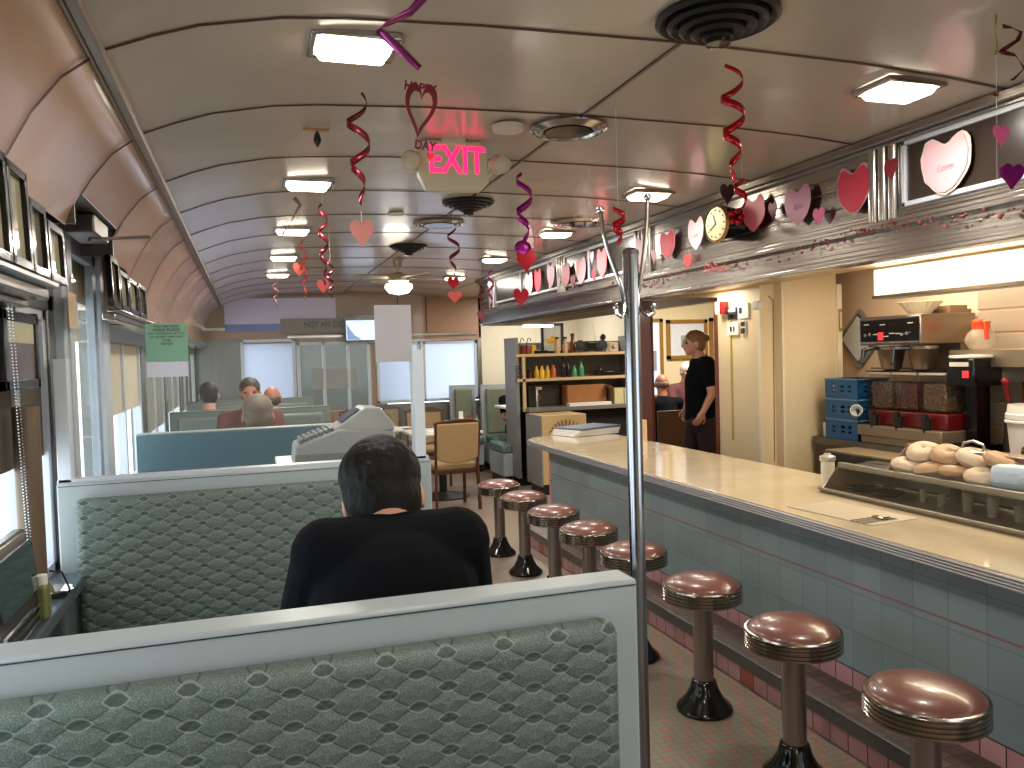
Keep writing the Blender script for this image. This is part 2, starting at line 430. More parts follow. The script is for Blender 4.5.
x.base(col); x.bump(gr, .1, .001)
fixed(B().box(-.9, YB, -.05, 7.2, YE+.2, 0), 'floor', fm)
# left lower wall, sill, window openings
lw = M('lower wall steel', (118, 118, 116), .3, .8, .12, 6)
b = B(); b.box(-.74, YB, 0, -.66, 3.3, .88); b.box(-.74, 4.2, 0, -.66, YE, .88)
b.box(-.74, 2.33, .88, -.66, 2.42, 1.82); b.box(-.74, 3.2, .88, -.66, 3.38, 1.86); b.box(-.74, 4.15, .88, -.66, 4.32, 1.86)
for y in (5.75, 7.2, 8.7, 10.2): b.box(-.74, y, .88, -.66, y+.18, 1.84)
b.box(-.74, YE-.2, .88, -.66, YE, 1.84); b.box(-.74, YB, 1.78, -.655, 2.5, 1.83); b.box(-.74, 2.5, 1.80, -.66, 3.38, 2.14); b.box(-.74, 4.2, 1.72, -.655, YE, 1.83); b.box(-.74, YB, .88, -.66, .4, 1.8)
fixed(b, 'wall_window_side', lw, bevel=.004)
b = B(); b.box(-.66, YB, 1.815, -.485, 2.5, 1.833); b.box(-.66, YB, 1.785, -.51, 2.5, 1.815); b.box(-.66, YB, 1.765, -.56, 2.5, 1.785); b.box(-.54, 3.66, 1.82, -.485, YE, 1.833); b.box(-.56, 3.66, 1.79, -.51, YE, 1.82); b.box(-.66, 4.24, 1.79, -.55, YE, 1.80)
fixed(b, 'trim_4', steel, bevel=.006)
b = B(); b.box(-.74, YB, .85, -.56, 3.3, .89); b.box(-.74, 4.25, .85, -.56, YE, .89)
fixed(b, 'trim_5', M('grey sill', (88, 100, 108), .3, .3), bevel=.006)
def window(n, y0, y1, z0=.89, z1=1.80, shade=None, zs=1.2, blind=True):
    root = thing('window_%d' % n, 'x', 'x', (-.70, (y0+y1)/2, z0)); del root['label']; del root['category']; root['kind'] = 'structure'
    b = B()
    for y in (y0, y1-.035, (y0+y1)/2-.015): b.box(-.72, y, z0, -.67, y+.035, z1)
    for z in (z0, z1-.035): b.box(-.72, y0, z, -.67, y1, z+.035)
    b.obj('window_frame', alum, root, bevel=.003)
    B().box(-.702, y0+.02, z0+.02, -.698, y1-.02, z1-.02).obj('pane', glass, root)
    if shade: B().box(-.692, y0+.03, zs, -.686, y1-.03, z1-.03).obj('roller_shade', shade, root)
    return root
sh_cream = M('cream roller shade', (196, 186, 166), .8); sh_brown = M('brown roller shade', (84, 74, 64), .8, 0, .25, 5)
window(1, 2.42, 3.2, shade=sh_brown, zs=1.30)
window(2, 4.32, 5.75, shade=sh_cream, zs=1.34)
sh_grey = M('grey roller shade', (128, 132, 126), .8); window(3, 5.93, 7.2, shade=sh_grey, zs=1.12); window(4, 7.38, 8.7, shade=sh_grey, zs=1.18); window(5, 8.88, 10.2, shade=sh_grey, zs=1.1); window(6, .4, 2.33, shade=sh_cream, zs=1.6)
# entrance door on the left
root = thing('door_1', 'x', 'x', (-.64, 3.78, 0)); del root['label']; del root['category']; root['kind'] = 'structure'
b = B()
for y in (3.36, 4.06): b.box(-.68, y, 0, -.62, y+.07, 2.18)
b.box(-.68, 3.36, 2.11, -.62, 4.13, 2.18); b.box(-.68, 3.36, 0, -.62, 4.13, .1); b.obj('door_frame', alum, root, bevel=.003)
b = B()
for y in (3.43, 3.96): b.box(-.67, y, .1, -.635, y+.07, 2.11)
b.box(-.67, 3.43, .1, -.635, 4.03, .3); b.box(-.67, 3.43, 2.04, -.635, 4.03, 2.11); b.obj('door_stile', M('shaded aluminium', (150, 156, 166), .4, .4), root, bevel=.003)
B().box(-.654, 3.5, .3, -.65, 3.96, 2.04).obj('pane', glass, root)
pb = B().bar((-.61, 3.44, 1.06), (-.61, 4.02, 1.06), .05, .06).obj('push_bar', M('push bar grey', (96, 104, 108), .35, .6), root, bevel=.006)
B().box(-.645, 3.47, 1.70, -.64, 3.62, 1.86).obj('notice', paper, root)
# recess over the entrance, cut into the curved wall
b = B(); b.box(-.66, 2.852, 2.05, -.50, 2.862, 2.15); b.box(-.62, 3.598, 2.04, -.50, 3.608, 2.15); b.box(-.70, 2.86, 2.145, -.482, 3.6, 2.155); b.box(-.72, 2.86, 2.1, -.70, 4.2, 2.16)
fixed(b, 'trim_6', M('niche metal', (96, 88, 80), .3, .6))
r = thing('door_closer', 'grey door closer with long arm above the glass entrance door', 'door closer', (-.52, 3.3, 2.07))
B().box(-.60, 3.2, 2.075, -.50, 3.5, 2.142).obj('closer_body', steel_d, r, bevel=.006)
B().bar((-.54, 3.34, 2.07), at(149, 237, 1, 3.5), .016, .012).obj('arm', steel_d, r)
# pier strips beside the door
b = B(); b.box(-.67, 4.14, .88, -.62, 4.24, 1.82); b.box(-.67, 3.3, .88, -.63, 3.39, 2.14)
fixed(b, 'trim_7', alum, bevel=.004)

# right soffit, header, service walls
XS = 2.52
sm = newmat('soffit steel', .22, 1); x = NX(sm); c = x.coords(); x.tc
mp = x.nt.nodes.new('ShaderNodeMapping'); mp.inputs['Scale'].default_value = (1, .12, 22); x.nt.links.new(x.tc.outputs['Object'], mp.inputs[0])
n = x.noise(5, 3, mp.outputs[0]); x.base(x.mix(n, lin((128, 122, 116)), lin((178, 172, 166)))); x.bump(n, .12, .01)
b = B(); b.box(XS, YB, 1.95, XS+.1, 8.9, 2.47)
for z0, z1, d in ((2.415, 2.45, .05), (2.40, 2.415, .025), (2.085, 2.105, .03), (2.065, 2.085, .045), (1.945, 1.965, .03), (2.28, 2.286, .006), (2.2, 2.206, .006), (2.34, 2.346, .006)):
    b.box(XS-d, YB, z0, XS+.01, 8.9, z1)
fixed(b, 'wall_right', sm, bevel=.004)
b = B()
for y0 in (2.64, 4.75, 6.25, 8.3):
    for k in range(3): b.cone((XS-.008, y0+.03+.055*k, 2.105), (XS-.008, y0+.03+.055*k, 2.4), .024, .024, 12)
fixed(b, 'trim_8', steel, bevel=0)
b = B()
for z in (2.14, 2.38): b.box(XS-.02, .6, z, XS, 2.62, z+.02)
for z in (2.14, 2.38): b.box(XS-.02, 4.95, z, XS, 8.25, z+.02)
for y in (2.6, 1.95, .6): b.box(XS-.02, y, 2.14, XS, y+.02, 2.4)
for y in (4.95, 5.75, 6.6, 7.4, 8.23): b.box(XS-.02, y, 2.14, XS, y+.02, 2.4)
fixed(b, 'trim_9', alum, bevel=.003)
b = B().box(XS-.008, .62, 2.16, XS, 2.6, 2.38)
for y0, y1 in ((4.97, 5.75), (5.77, 6.6), (6.62, 7.4), (7.42, 8.23)): b.box(XS-.008, y0, 2.16, XS, y1, 2.38)
o = fixed(b, 'trim_10', dark_gl)
hd = M('header laminate', (190, 164, 130), .35, 0, .06, 4)
fixed(B().box(XS+.1, YB, 2.045, 3.52, 8.9, 2.5), 'wall_header', hd)
fixed(B().box(XS+.1, YB, 1.955, XS+.13, 8.9, 2.045).box(XS+.28, YB, 2.03, XS+.31, 8.9, 2.045), 'trim_11', M('header underside', (176, 148, 112), .4, .2, .06, 4))
fixed(B().box(XS+.1, 4.95, 1.93, 3.12, 8.9, 1.955).box(XS+.02, 4.95, 1.935, XS+.1, 8.9, 1.95), 'trim_19', M('dark header shade', (58, 40, 30), .35, .2, .1, 4))  # added sheet; shade of the far header underside put into its dark colour
# side wall with doorway (X=3.5), end panel, kitchen back wall
b = B(); b.box(3.5, 5.0, 0, 3.62, 5.57, 2.5); b.box(3.5, 5.57, 1.975, 3.62, 7.06, 2.5); b.box(3.62, 4.92, 0, 4.09, 5.0, 2.5)
fixed(b, 'wall_door_side', cream)
fixed(B().box(3.497, 6.67, 0, 3.525, 7.06, 1.97).box(3.49, 5.555, 0, 3.63, 5.60, 1.98), 'trim_12', wood_d, bevel=.004)
b = B(); b.box(3.495, 5.0, 0, 3.5, 5.03, 1.95); b.box(3.62, 4.915, 0, 3.635, 4.92, 2.0)
b.box(4.085, 4.90, 0, 4.125, 5.0, 2.04); fixed(b, 'trim_13', M('pale corner strip', (236, 226, 196), .4))
fixed(B().box(4.3, YB, 0, 4.42, 5.35, 2.6).box(4.0, 5.3, 0, 4.42, 5.36, 2.6), 'wall_kitchen', pinkwall)
b = B()
for z in [.95+.14*k for k in range(8)]: b.box(4.285, YB, z, 4.3, 3.89 if z > 1.4 else 4.42, z+.128)
fixed(b, 'trim_14', M('stainless backsplash', (214, 200, 178), .32, .6, .06, 4), bevel=.004)
fixed(B().box(3.5, YB, 2.15, 4.42, 5.0, 2.2), 'ceiling_kitchen', hd)
# dining end
brk = M('tan bulkhead', (172, 132, 104), .4, 0, .05, 4)
b = B(); b.box(-.8, YE, 1.84, 3.2, YE+.1, 2.6); b.box(3.17, YE, 0, 4.8, YE+.1, 2.6); b.box(-.8, YE, 0, 3.2, YE+.1, .9)
b.box(-.8, YE, .9, -.1, YE+.1, 1.9); b.box(1.6, YE, .9, 1.68, YE+.1, 1.9)
fixed(b, 'wall_end', brk)
fixed(B().box(3.2, YE-.012, 0, 4.8, YE, 2.5), 'trim_15', cream2)
b = B(); b.box(.5, YE-.03, 1.90, 3.15, YE, 1.94); b.box(1.6, YE-.04, 1.82, 3.17, YE, 1.86); b.box(3.13, YE-.05, .9, 3.19, YE, 1.86); b.box(-.6, YE-.04, 2.02, 1.2, YE, 2.06); b.box(2.3, YE-.05, .9, 2.33, YE, 1.84)
fixed(b, 'trim_16', steel, bevel=.004)
for x0 in (2.0, 2.98): pass
b = B(); b.box(2.0, YE-.008, 1.95, 2.012, YE, 2.45); b.box(2.4, YE-.008, 1.95, 2.412, YE, 2.45); fixed(b, 'trim_17', ribm)
fixed(B().box(XS, 8.9, 2.44, 4.8, YE, 2.5), 'ceiling_dining', ceil_m)
fixed(B().box(4.7, 9.45, 0, 4.8, YE, 2.5), 'wall_divider', cream2)
fixed(B().box(4.8, 9.45, 0, 7.2, 9.55, 2.7).box(7.1, 4.9, 0, 7.2, 9.5, 2.7).box(4.42, 4.9, 0, 7.2, 5.0, 2.7), 'wall_side_room', M('pale yellow paint', (236, 220, 178), .6, 0, .03))
fixed(B().box(3.62, 4.9, 2.62, 7.2, 9.55, 2.7), 'ceiling_side_room', M('white ceiling', (230, 228, 222), .7))
fixed(B().box(-.8, YB-.1, 0, 4.42, YB, .85).box(-.8, YB-.1, 2.0, 4.42, YB, 2.6).box(-.8, YB-.1, .85, 1.45, YB, 2.0).box(4.1, YB-.1, .85, 4.42, YB, 2.0), 'wall_rear', cream2)
flatpane = struct(B().box(1.45, YB-.06, .85, 4.1, YB-.055, 2.0).obj('window_10', glass))  # pane added in the unseen rear wall so daylight reaches the counter front
fixed(B().box(-1.0, YB-.1, 2.62, 4.9, YE+.2, 2.68), 'ceiling_roof', hd)
fixed(B().box(-.86, YB-.1, 1.9, -.8, YE+.2, 2.68).box(-.8, YB, 1.88, -.70, YE, 2.68), 'wall_outer', hd)

# ---------------------------------------------------------------- end windows and glazed end door
def flatwin(n, x0, x1, z0, z1, mat, bars=(), y=YE):
    root = thing('window_%d' % n, 'x', 'x', ((x0+x1)/2, y, z0)); del root['label']; del root['category']; root['kind'] = 'structure'
    b = B()
    for x in (x0, x1-.04)+tuple(bars): b.box(x, y-.03, z0, x+.04, y+.02, z1)
    for z in (z0, z1-.04): b.box(x0, y-.03, z, x1, y+.02, z+.04)
    b.obj('window_frame', alum, root, bevel=.003)
    b = B(); n_ = int((z1-z0)/.032)
    B().box(x0+.03, y+.02, z0+.03, x1-.03, y+.024, z1-.03).obj('pane', glass, root)
    for i in range(n_): b.obox(((x0+x1)/2, y+.0, z0+.04+i*(z1-z0-.06)/n_), (x1-x0-.08, .036, .0012), mat=Matrix.Rotation(R(76), 3, 'X'))
    b.obj('blind', mat, root)
blind = newmat('white blind', .7); nt = blind.node_tree; d_ = nt.nodes.new('ShaderNodeBsdfTranslucent'); d_.inputs[0].default_value = lin((226, 228, 238)); mxs = nt.nodes.new('ShaderNodeMixShader'); mxs.inputs[0].default_value = .78
nt.nodes['Principled BSDF'].inputs['Base Color'].default_value = lin((206, 208, 218)); nt.links.new(nt.nodes['Principled BSDF'].outputs[0], mxs.inputs[1]); nt.links.new(d_.outputs[0], mxs.inputs[2]); nt.links.new(mxs.outputs[0], nt.nodes['Material Output'].inputs[0])
flatwin(7, 2.33, 3.13, .97, 1.82, blind); flatwin(8, 1.68, 2.30, .97, 1.82, blind); flatwin(9, -.1, .6, .9, 1.9, blind)
root = thing('door_2', 'x', 'x', (1.1, YE, 0)); del root['label']; del root['category']; root['kind'] = 'structure'
b = B()
for x0 in (.62, .95, 1.28, 1.56): b.box(x0, YE-.03, 0, x0+.04, YE+.03, 1.85)
for z in (0, .55, 1.8): b.box(.62, YE-.03, z, 1.6, YE+.03, z+.05)
b.obj('door_frame', alum, root, bevel=.003); B().box(.66, YE+.01, .05, 1.56, YE+.014, 1.8).obj('pane', glass, root)
B().box(.80, YE-.02, 1.2, 1.4, YE-.015, 1.48).obj('notice', plast_g, root)

fixed(B().box(.2, 12.4, 0, 2.0, 12.5, 2.6).box(.2, YE+.1, -.05, 2.0, 12.4, 0), 'wall_door_backing', M('door backing grey', (92, 98, 94), .6, 0, .15, 2))  # grey backing added beyond the glazed end door so its glass looks darker
fixed(B().box(-.66, YE-.012, 0, -.1, YE, 1.9).box(-.1, YE-.012, 0, .62, YE, .9).box(1.6, YE-.012, 0, 3.15, YE, .96), 'trim_18', M('grey steel panelling', (122, 122, 116), .35, .5, .15, 3, stretch=(9, 1, .3)))
# ---------------------------------------------------------------- booths
def rbox(b, x0, y0, z0, x1, y1, z1): return b.box(x0, y0, z0, x1, y1, z1)
def booth(y, label, double=False, back=None, fab_front=True, seatdir=-1, x0=-.645, x1=.665, h=1.2, yw=.075, fm_=fab, seat_m=teal_v, rear_m=teal_lam, name='booth_bench', frame=white_lam):
    """backrest panel whose near face is at y; seatdir -1: the seat lies towards the camera, +1 beyond"""
    root = thing(name, label, 'booth bench', ((x0+x1)/2, y+yw/2, 0), 'booth benches of the diner')
    b = B().box(x0, y, .12, x1, y+yw, h); b.obj('back_panel', frame, root, bevel=.006)
    b = B().box(x0+.02, y+.01, 0, x1-.02, y+yw-.01, .12); b.obj('plinth', black, root)
    B().box(x0+.004, y-.0012, h-.0105, x1-.004, y+.002, h-.0085).obj('laminate_joint', ink, root)
    sides = [-1, 1] if double else [seatdir]
    for s in sides:
        yf = y if s < 0 else y+yw
        a, c_ = (yf-.055, yf+.004) if s < 0 else (yf-.004, yf+.055)
        B().box(x0+.06, a, .50, x1-.058, c_, h-.052).obj('back_cushion', fm_, root, bevel=.026, seg=4)
        a, c_ = (yf-.50, yf-.02) if s < 0 else (yf+.02, yf+.50)
        B().box(x0+.03, a, .38, x1-.02, c_, .50).obj('seat_cushion', seat_m, root, bevel=.04, seg=4)
        a, c_ = (yf-.46, yf) if s < 0 else (yf, yf+.46)
        B().box(x0+.03, a, .10, x1-.03, c_, .38).obj('seat_base', frame, root, bevel=.004)
        B().box(x0+.05, a+.03, 0, x1-.05, c_-.03, .10).obj('seat_plinth', black, root)
    if not double:
        yf = y+yw if seatdir < 0 else y
        a, c_ = (yf, yf+.006) if seatdir < 0 else (yf-.006, yf)
        B().box(x0+.004, a, .12, x1-.004, c_, h-.012).obj('rear_sheet', rear_m, root)
    return root
booth(1.28, 'nearest booth bench, green scallop fabric back under a wide white rail', double=True, x1=.634)
booth(3.12, 'booth bench with scallop fabric back facing the man in black', fab_front=True)
booth(5.17, 'smooth teal booth back behind the cash register', seatdir=1)
booth(7.3, 'teal grey booth back in the second row beyond the cash register', double=True, fm_=grey_lam, frame=grey_lam)
booth(9.2, 'farthest booth back on the window side, before the end wall', double=True, fm_=grey_lam, frame=grey_lam)
def btable(y, label, x0=-.64, x1=.6):
    r = thing('booth_table', label, 'table', ((x0+x1)/2, y, 0), 'booth tables')
    B().box(x0, y-.33, .72, x1, y+.33, .75).obj('tabletop', M('pale table laminate', (200, 198, 190), .25), r, bevel=.006)
    B().box(x0, y-.335, .722, x1+.004, y+.335, .748).obj('edge_band', steel, r, bevel=.004)
    B().cone((x0+.6, y, .02), (x0+.6, y, .72), .04, .04).obj('pedestal', black, r)
    B().lathe([(.25, 0), (.25, .015), (.05, .05)], (x0+.6, y, 0)).obj('base', black, r)
btable(2.3, 'booth table in front of the man in black'); btable(6.25, 'booth table beyond the smooth teal booth back'); btable(8.35, 'farther booth table by the left windows')
# far right booths
gfab = M('green booth fabric', (112, 118, 98), .6, 0, .12, 40)
def rbooth(x0, x1, y, label, group='green booths in the far right corner'):
    r = booth(y, label, seatdir=-1, x0=x0, x1=x1, fm_=gfab, seat_m=M('teal seat vinyl', (92, 114, 110), .35), h=1.19); r['group'] = group
rbooth(3.08, 4.2, 10.95, 'tall green booth with teal seat beside the condiment shelf')
rbooth(2.68, 3.05, 11.15, 'green booth back left of the tall green booth, under the blinds')
r = thing('seated_bench', 'green bench end with teal seat at the left of the shelf unit', 'booth bench', (2.95, 9.55, 0), 'green booths in the far right corner')
B().box(2.92, 9.5, .38, 3.06, 10.1, .5).obj('seat_cushion', M('teal seat vinyl'), r, bevel=.03); B().box(2.93, 9.5, .1, 3.05, 10.1, .38).obj('seat_base', white_lam, r, bevel=.004); B().box(2.95, 9.52, 0, 3.05, 10.08, .1).obj('plinth', black, r)
r = thing('booth_table', 'white table between the green booths in the far corner', 'table', (3.5, 10.2, 0))
B().box(3.1, 9.95, .9, 3.9, 10.4, .93).obj('tabletop', plast_w, r, bevel=.006); B().cone((3.5, 10.2, .02), (3.5, 10.2, .9), .04, .04).obj('pedestal', black, r); B().lathe([(.22, 0), (.22, .015), (.05, .05)], (3.5, 10.2, 0)).obj('base', black, r)

# ---------------------------------------------------------------- glass partition on the second booth
Y2 = 3.165
r = thing('glass_partition', 'clear glass screen standing on the second booth back between white posts', 'glass partition', (0, Y2, 1.2))
B().box(-.638, Y2-.003, 1.2, .66, Y2+.003, 1.845).obj('pane', glass, r)
for xx in (-.62, .628): B().box(xx-.022, Y2-.03, 1.2, xx+.022, Y2+.03, 1.63).obj('post', M('white painted post', (206, 212, 220), .4, 0, .03), r, bevel=.003)
B().box(-.645, Y2-.03, 1.198, .66, Y2+.03, 1.212).obj('bottom_channel', alum, r)
def sheet(name, label, cat, x0, x1, z0, z1, y, mat, group=None, t=.002):
    return tag(B().box(x0, y-t, z0, x1, y, z1).obj(name, mat), label, cat, group)
gn = thing('notice', 'green notice sheet taped to the glass screen', 'notice', (-.277, Y2-.006, 1.612))
B().box(-.347, Y2-.008, 1.612, -.207, Y2-.006, 1.748).obj('sheet', M('green paper', (126, 168, 144), .7), gn)
for k, (t_, s_) in enumerate((('WELCOME, PLEASE', .010), ('HOLD PLACE', .015), ('AND A HOSTESS WILL SEAT YOU', .008), ('AT THE NEXT OPEN TABLE', .009), ('TO BE', .010), ('SEATED', .011))):
    text('line_of_text', t_, s_, (-.277, Y2-.0085, 1.737-.0125*k), (1, 0, 0), (0, 0, 1), ink, gn, ext=.0003)
sheet('notice', 'blank white sheet under the green notice', 'notice', -.347, -.210, 1.556, 1.610, Y2-.006, M('pale lilac paper', (206, 206, 220), .7))
sheet('paper_sign', 'tall pale sheet on the right end of the glass screen', 'paper sign', .468, .612, 1.585, 1.806, Y2-.006, M('grey lilac sheet', (178, 172, 176), .7))
# ---------------------------------------------------------------- cash stand and register
r = thing('cash_stand', 'white cash counter behind the second booth', 'cabinet', (.42, 3.74, 0))
B().box(.12, 3.50, .1, .72, 3.98, 1.12).obj('body', white_lam, r, bevel=.005); B().box(.10, 3.48, 1.12, .74, 4.0, 1.15).obj('top', plast_w, r, bevel=.004); B().box(.14, 3.52, 0, .70, 3.96, .1).obj('plinth', black, r)
r = thing('cash_register', 'grey cash register with sloping keyboard on the white cash counter', 'cash register', (.40, 3.70, 1.15))
reg = B().prism([(.165, 1.15), (.60, 1.15), (.60, 1.28), (.36, 1.30), (.175, 1.235)], (0, 3.83, 0), (1, 0, 0), (0, 0, 1), .29).obj('body', plast_g, r, bevel=.01)
hou = B().prism([(.33, 1.29), (.60, 1.28), (.60, 1.31), (.545, 1.382), (.475, 1.388)], (0, 3.81, 0), (1, 0, 0), (0, 0, 1), .25).obj('printer_housing', M('light grey plastic', (176, 172, 168), .4), r, bevel=.008)
km = M('dark key', (96, 96, 100), .5)
b = B()
for i in range(7):
    for j in range(5):
        t = (i+.5)/7; b.obox((.19+t*.15, 3.58+j*.046, 1.252+t*.052), (.015, .034, .012), mat=Matrix.Rotation(R(-20), 3, 'Y'))
o = b.obj('keys', km, reg)
B().bar((.375, 3.69, 1.322), (.455, 3.69, 1.378), .18, .01).obj('display', M('display window', (70, 74, 84), .15), hou)
B().bar((.555, 3.69, 1.375), (.592, 3.69, 1.325), .16, .012).obj('customer_display', blackgl, hou, bevel=.004)
B().box(.17, 3.535, 1.16, .59, 3.54, 1.20).obj('drawer_front', M('drawer grey', (128, 128, 128), .4), r, bevel=.002)

# ---------------------------------------------------------------- coat pole
r = thing('coat_pole', 'chrome coat pole with hooks rising from the end of the nearest booth', 'coat rack', (.668, 1.345, 0))
px_, py_ = .668, 1.345
B().cone((px_, py_, .02), (px_, py_, 1.775), .0145, .0145, 24).obj('pole', M('pole steel', (150, 152, 160), .2, 1, .03), r); B().lathe([(.02, 0), (.02, .008), (.016, .03)], (px_, py_, 0)).obj('foot', chrome, r)
B().lathe([(.0155, 0), (.0155, .008), (.008, .012)], (px_, py_, 1.775)).obj('cap', steel_d, r)
for dx, top in ((-.062, 1.852), (.032, 1.878), ):
    b = B(); pts = [(px_+(dx*.22), py_, 1.685)] + [(px_+dx*(.3+.7*math.sin(t*PI/2)), py_-.01, 1.70+(top-1.70)*t**.9) for t in (.1, .3, .5, .75, 1)]
    b.tube(pts, .0042, 10); b.sph(pts[-1], .0075, 10); b.obj('hook', chrome, r)
for s in (-1, 1):
    b = B(); pts = [(px_+s*.012, py_, 1.70), (px_+s*.018, py_-.006, 1.672), (px_+s*.028, py_-.012, 1.662), (px_+s*.037, py_-.014, 1.668), (px_+s*.038, py_-.014, 1.68)]
    b.tube(pts, .004, 8); b.sph(pts[-1], .006, 8); b.obj('hook', chrome, r)

# ---------------------------------------------------------------- counter
YC0 = -.9; YC1 = 6.55
tile_b = newmat('blue grey tile', .32); x = NX(tile_b); c = x.coords(); op = x.op
v = op('DIVIDE', op('SUBTRACT', c[2], .225), .165); u = op('DIVIDE', c[1], .165)
g = op('MINIMUM', edge(op('ADD', u, 0)), edge(v)) if False else None
def edge2(t):
    f = op('FRACT', t); return op('MINIMUM', f, op('SUBTRACT', 1, f))
line = op('LESS_THAN', op('MINIMUM', edge2(u), edge2(v)), .012)
wn = x.nt.nodes.new('ShaderNodeTexWhiteNoise'); cb = x.nt.nodes.new('ShaderNodeCombineXYZ')
x.nt.links.new(op('FLOOR', u), cb.inputs[0]); x.nt.links.new(op('FLOOR', v), cb.inputs[1]); x.nt.links.new(cb.outputs[0], wn.inputs['Vector'])
col = x.mix(wn.outputs['Value'], lin((134, 152, 158)), lin((148, 166, 172)))
col = x.mix(op('MULTIPLY', line, .5), col, lin((84, 100, 106)))
pl_ = op('LESS_THAN', op('ABSOLUTE', op('SUBTRACT', c[2], .585)), .0045)
col = x.mix(pl_, col, lin((150, 106, 112)))
col = x.mix(op('MULTIPLY', x.noise(3, 4), .3), col, lin((104, 112, 106)))
x.base(col); x.bump(line, .15, .001)
pink_t = tiles('pink tile', (196, 146, 148), (60, 50, 48), .105, .30, .3, ((176, 96, 78), .06), (1, 2), .003, 0, -.075)
step_t = tiles('brown step tile', (96, 82, 72), (70, 62, 56), .05, .05, .4, ((120, 92, 84), .3), (1, 0), .003)
r = thing('lunch_counter', 'long lunch counter with blue grey tiled front and marbled top', 'counter', (2.75, 2.8, 0))
B().box(2.39, YC0, .22, 2.50, YC1-.12, .82).obj('tiled_front', tile_b, r, world=True)
for o_ in (r.children or []): pass
B().box(2.385, YC0, .14, 2.50, YC1-.12, .225).obj('base_tiles', pink_t, r)
B().box(2.386, YC1-.16, .14, 2.6, YC1-.115, .82).obj('end_tiles', pink_t, r)
B().box(2.5, YC0, 0, 3.02, YC1-.12, .82).obj('carcass', steel_d, r)
b = B(); pts = [(2.25, YC0), (3.08, YC0), (3.08, 6.55), (2.9, 6.72), (2.60, 6.78), (2.36, 6.74), (2.27, 6.6), (2.25, 6.4)]
b.prism([(p[0], p[1]) for p in pts], (0, 0, .82), (1, 0, 0), (0, 1, 0), .045); b.obj('countertop', stone, r, bevel=.004)
b = B()
for k, z in enumerate((.822, .833, .844, .855)):
    off = .012
    path = [(2.25-off, YC0), (2.25-off, 6.4), (2.27-off*.9, 6.6), (2.36, 6.74+off), (2.6, 6.78+off), (2.9, 6.72+off)]
    b.tube([(p[0], p[1], z) for p in path], .0065, 8)
b.obj('edge_band', M('ridged edge metal', (176, 176, 180), .32, .75, .04), r)
r = thing('foot_step', 'raised tiled foot step with metal nosing along the counter', 'step', (2.3, 2.8, 0))
B().box(2.18, YC0, 0, 2.385, YC1-.1, .135).obj('riser_tiles', pink_t, r); B().box(2.175, YC0, .135, 2.39, YC1-.1, .146).obj('tread', step_t, r)
B().box(2.165, YC0, .085, 2.18, YC1-.1, .148).obj('nosing', M('dull nosing metal', (112, 112, 112), .35, .7), r, bevel=.003)

# ---------------------------------------------------------------- stools
def stool(loc, label):
    r = thing('counter_stool', label, 'stool', loc, 'counter stools')
    B().lathe([(.0, .603), (.05, .602), (.11, .594), (.15, .578), (.168, .558), (.168, .55), (.0, .55)][::-1], n=48).obj('seat', brown_v, r, world=False, ang=60)
    pr = [(.0, .482), (.14, .482), (.16, .490)]
    for k in range(4): z = .494+.0145*k; pr += [(.168, z), (.174, z+.004), (.174, z+.009), (.168, z+.0125)]
    pr += [(.174, .556), (.172, .562), (.165, .563), (.0, .560)]
    B().lathe(pr, n=48).obj('rim', M('stool rim metal', (168, 158, 148), .2, 1, .05), r, world=False, ang=25)
    B().lathe([(.043, .05), (.043, .482)], n=28).obj('post', M('stool post metal', (150, 142, 136), .3, .9, .05), r, world=False)
    B().lathe([(.118, 0), (.124, .012), (.118, .024), (.085, .055), (.062, .10), (.052, .135), (.046, .14)], n=32).obj('base', blackgl, r, world=False, ang=50)
    return r
SY = [1.885, 2.50, 3.13, 3.80, 4.39, 4.97, 5.58, 6.2]
SL = ['brown vinyl counter stool nearest the camera, cut by the frame bottom', 'second counter stool from the camera, facing the placemat', 'third counter stool from the camera, its whole base showing',
      'counter stool half hidden behind the coat pole', 'fifth counter stool, just left of the coat pole', 'sixth counter stool from the camera', 'second farthest counter stool, its black base on open floor', 'farthest counter stool, at the counter end']
s0 = stool((1.865, SY[0], 0), SL[0])
for y, l in zip(SY[1:], SL[1:]): dup(s0, (1.865, y, 0), l)

# ---------------------------------------------------------------- ceiling lamps and vents
def clamp(x, y, z, label, first=[None]):
    if first[0]: return dup(first[0], (x, y, z), label)
    r = thing('ceiling_lamp', label, 'ceiling lamp', (x, y, z), 'square ceiling lamps')
    b = B()
    for s in (-1, 1): b.box(s*.112-.009, -.088, -.010, s*.112+.009, .088, .012); b.box(-.121, s*.085-.008, -.010, .121, s*.085+.008, .012)
    b.obj('lamp_frame', steel, r, world=False, bevel=.004)
    B().lathe([(.14, 0), (.135, -.02), (.11, -.034), (.0, -.04)], n=4) if False else None
    b = B(); lo = b.vs([(-.104, -.078, 0), (.104, -.078, 0), (.104, .078, 0), (-.104, .078, 0)]); hi = b.vs([(-.088, -.062, -.03), (.088, -.062, -.03), (.088, .062, -.03), (-.088, .062, -.03)])
    b.face(lo); b.face(hi[::-1])
    for i in range(4): b.face([lo[i], hi[i], hi[(i+1) % 4], lo[(i+1) % 4]])
    b.obj('diffuser', lamp_m, r, world=False, bevel=.01)
    first[0] = r; return r
LL = ['nearest left ceiling lamp, above the purple streamer', 'nearest right ceiling lamp, above the paper hearts', 'second left ceiling lamp, behind the nearest one', 'right ceiling lamp straight above the coat pole',
      'third lamp in the left ceiling row', 'third lamp in the right ceiling row', 'fourth lamp in the left ceiling row', 'fourth lamp in the right ceiling row', 'farthest lamp in the left ceiling row', 'farthest lamp in the right ceiling row, by the end wall']
for (x_, y_), l in zip(LIGHTS, LL): clamp(x_, y_, 2.468, l)
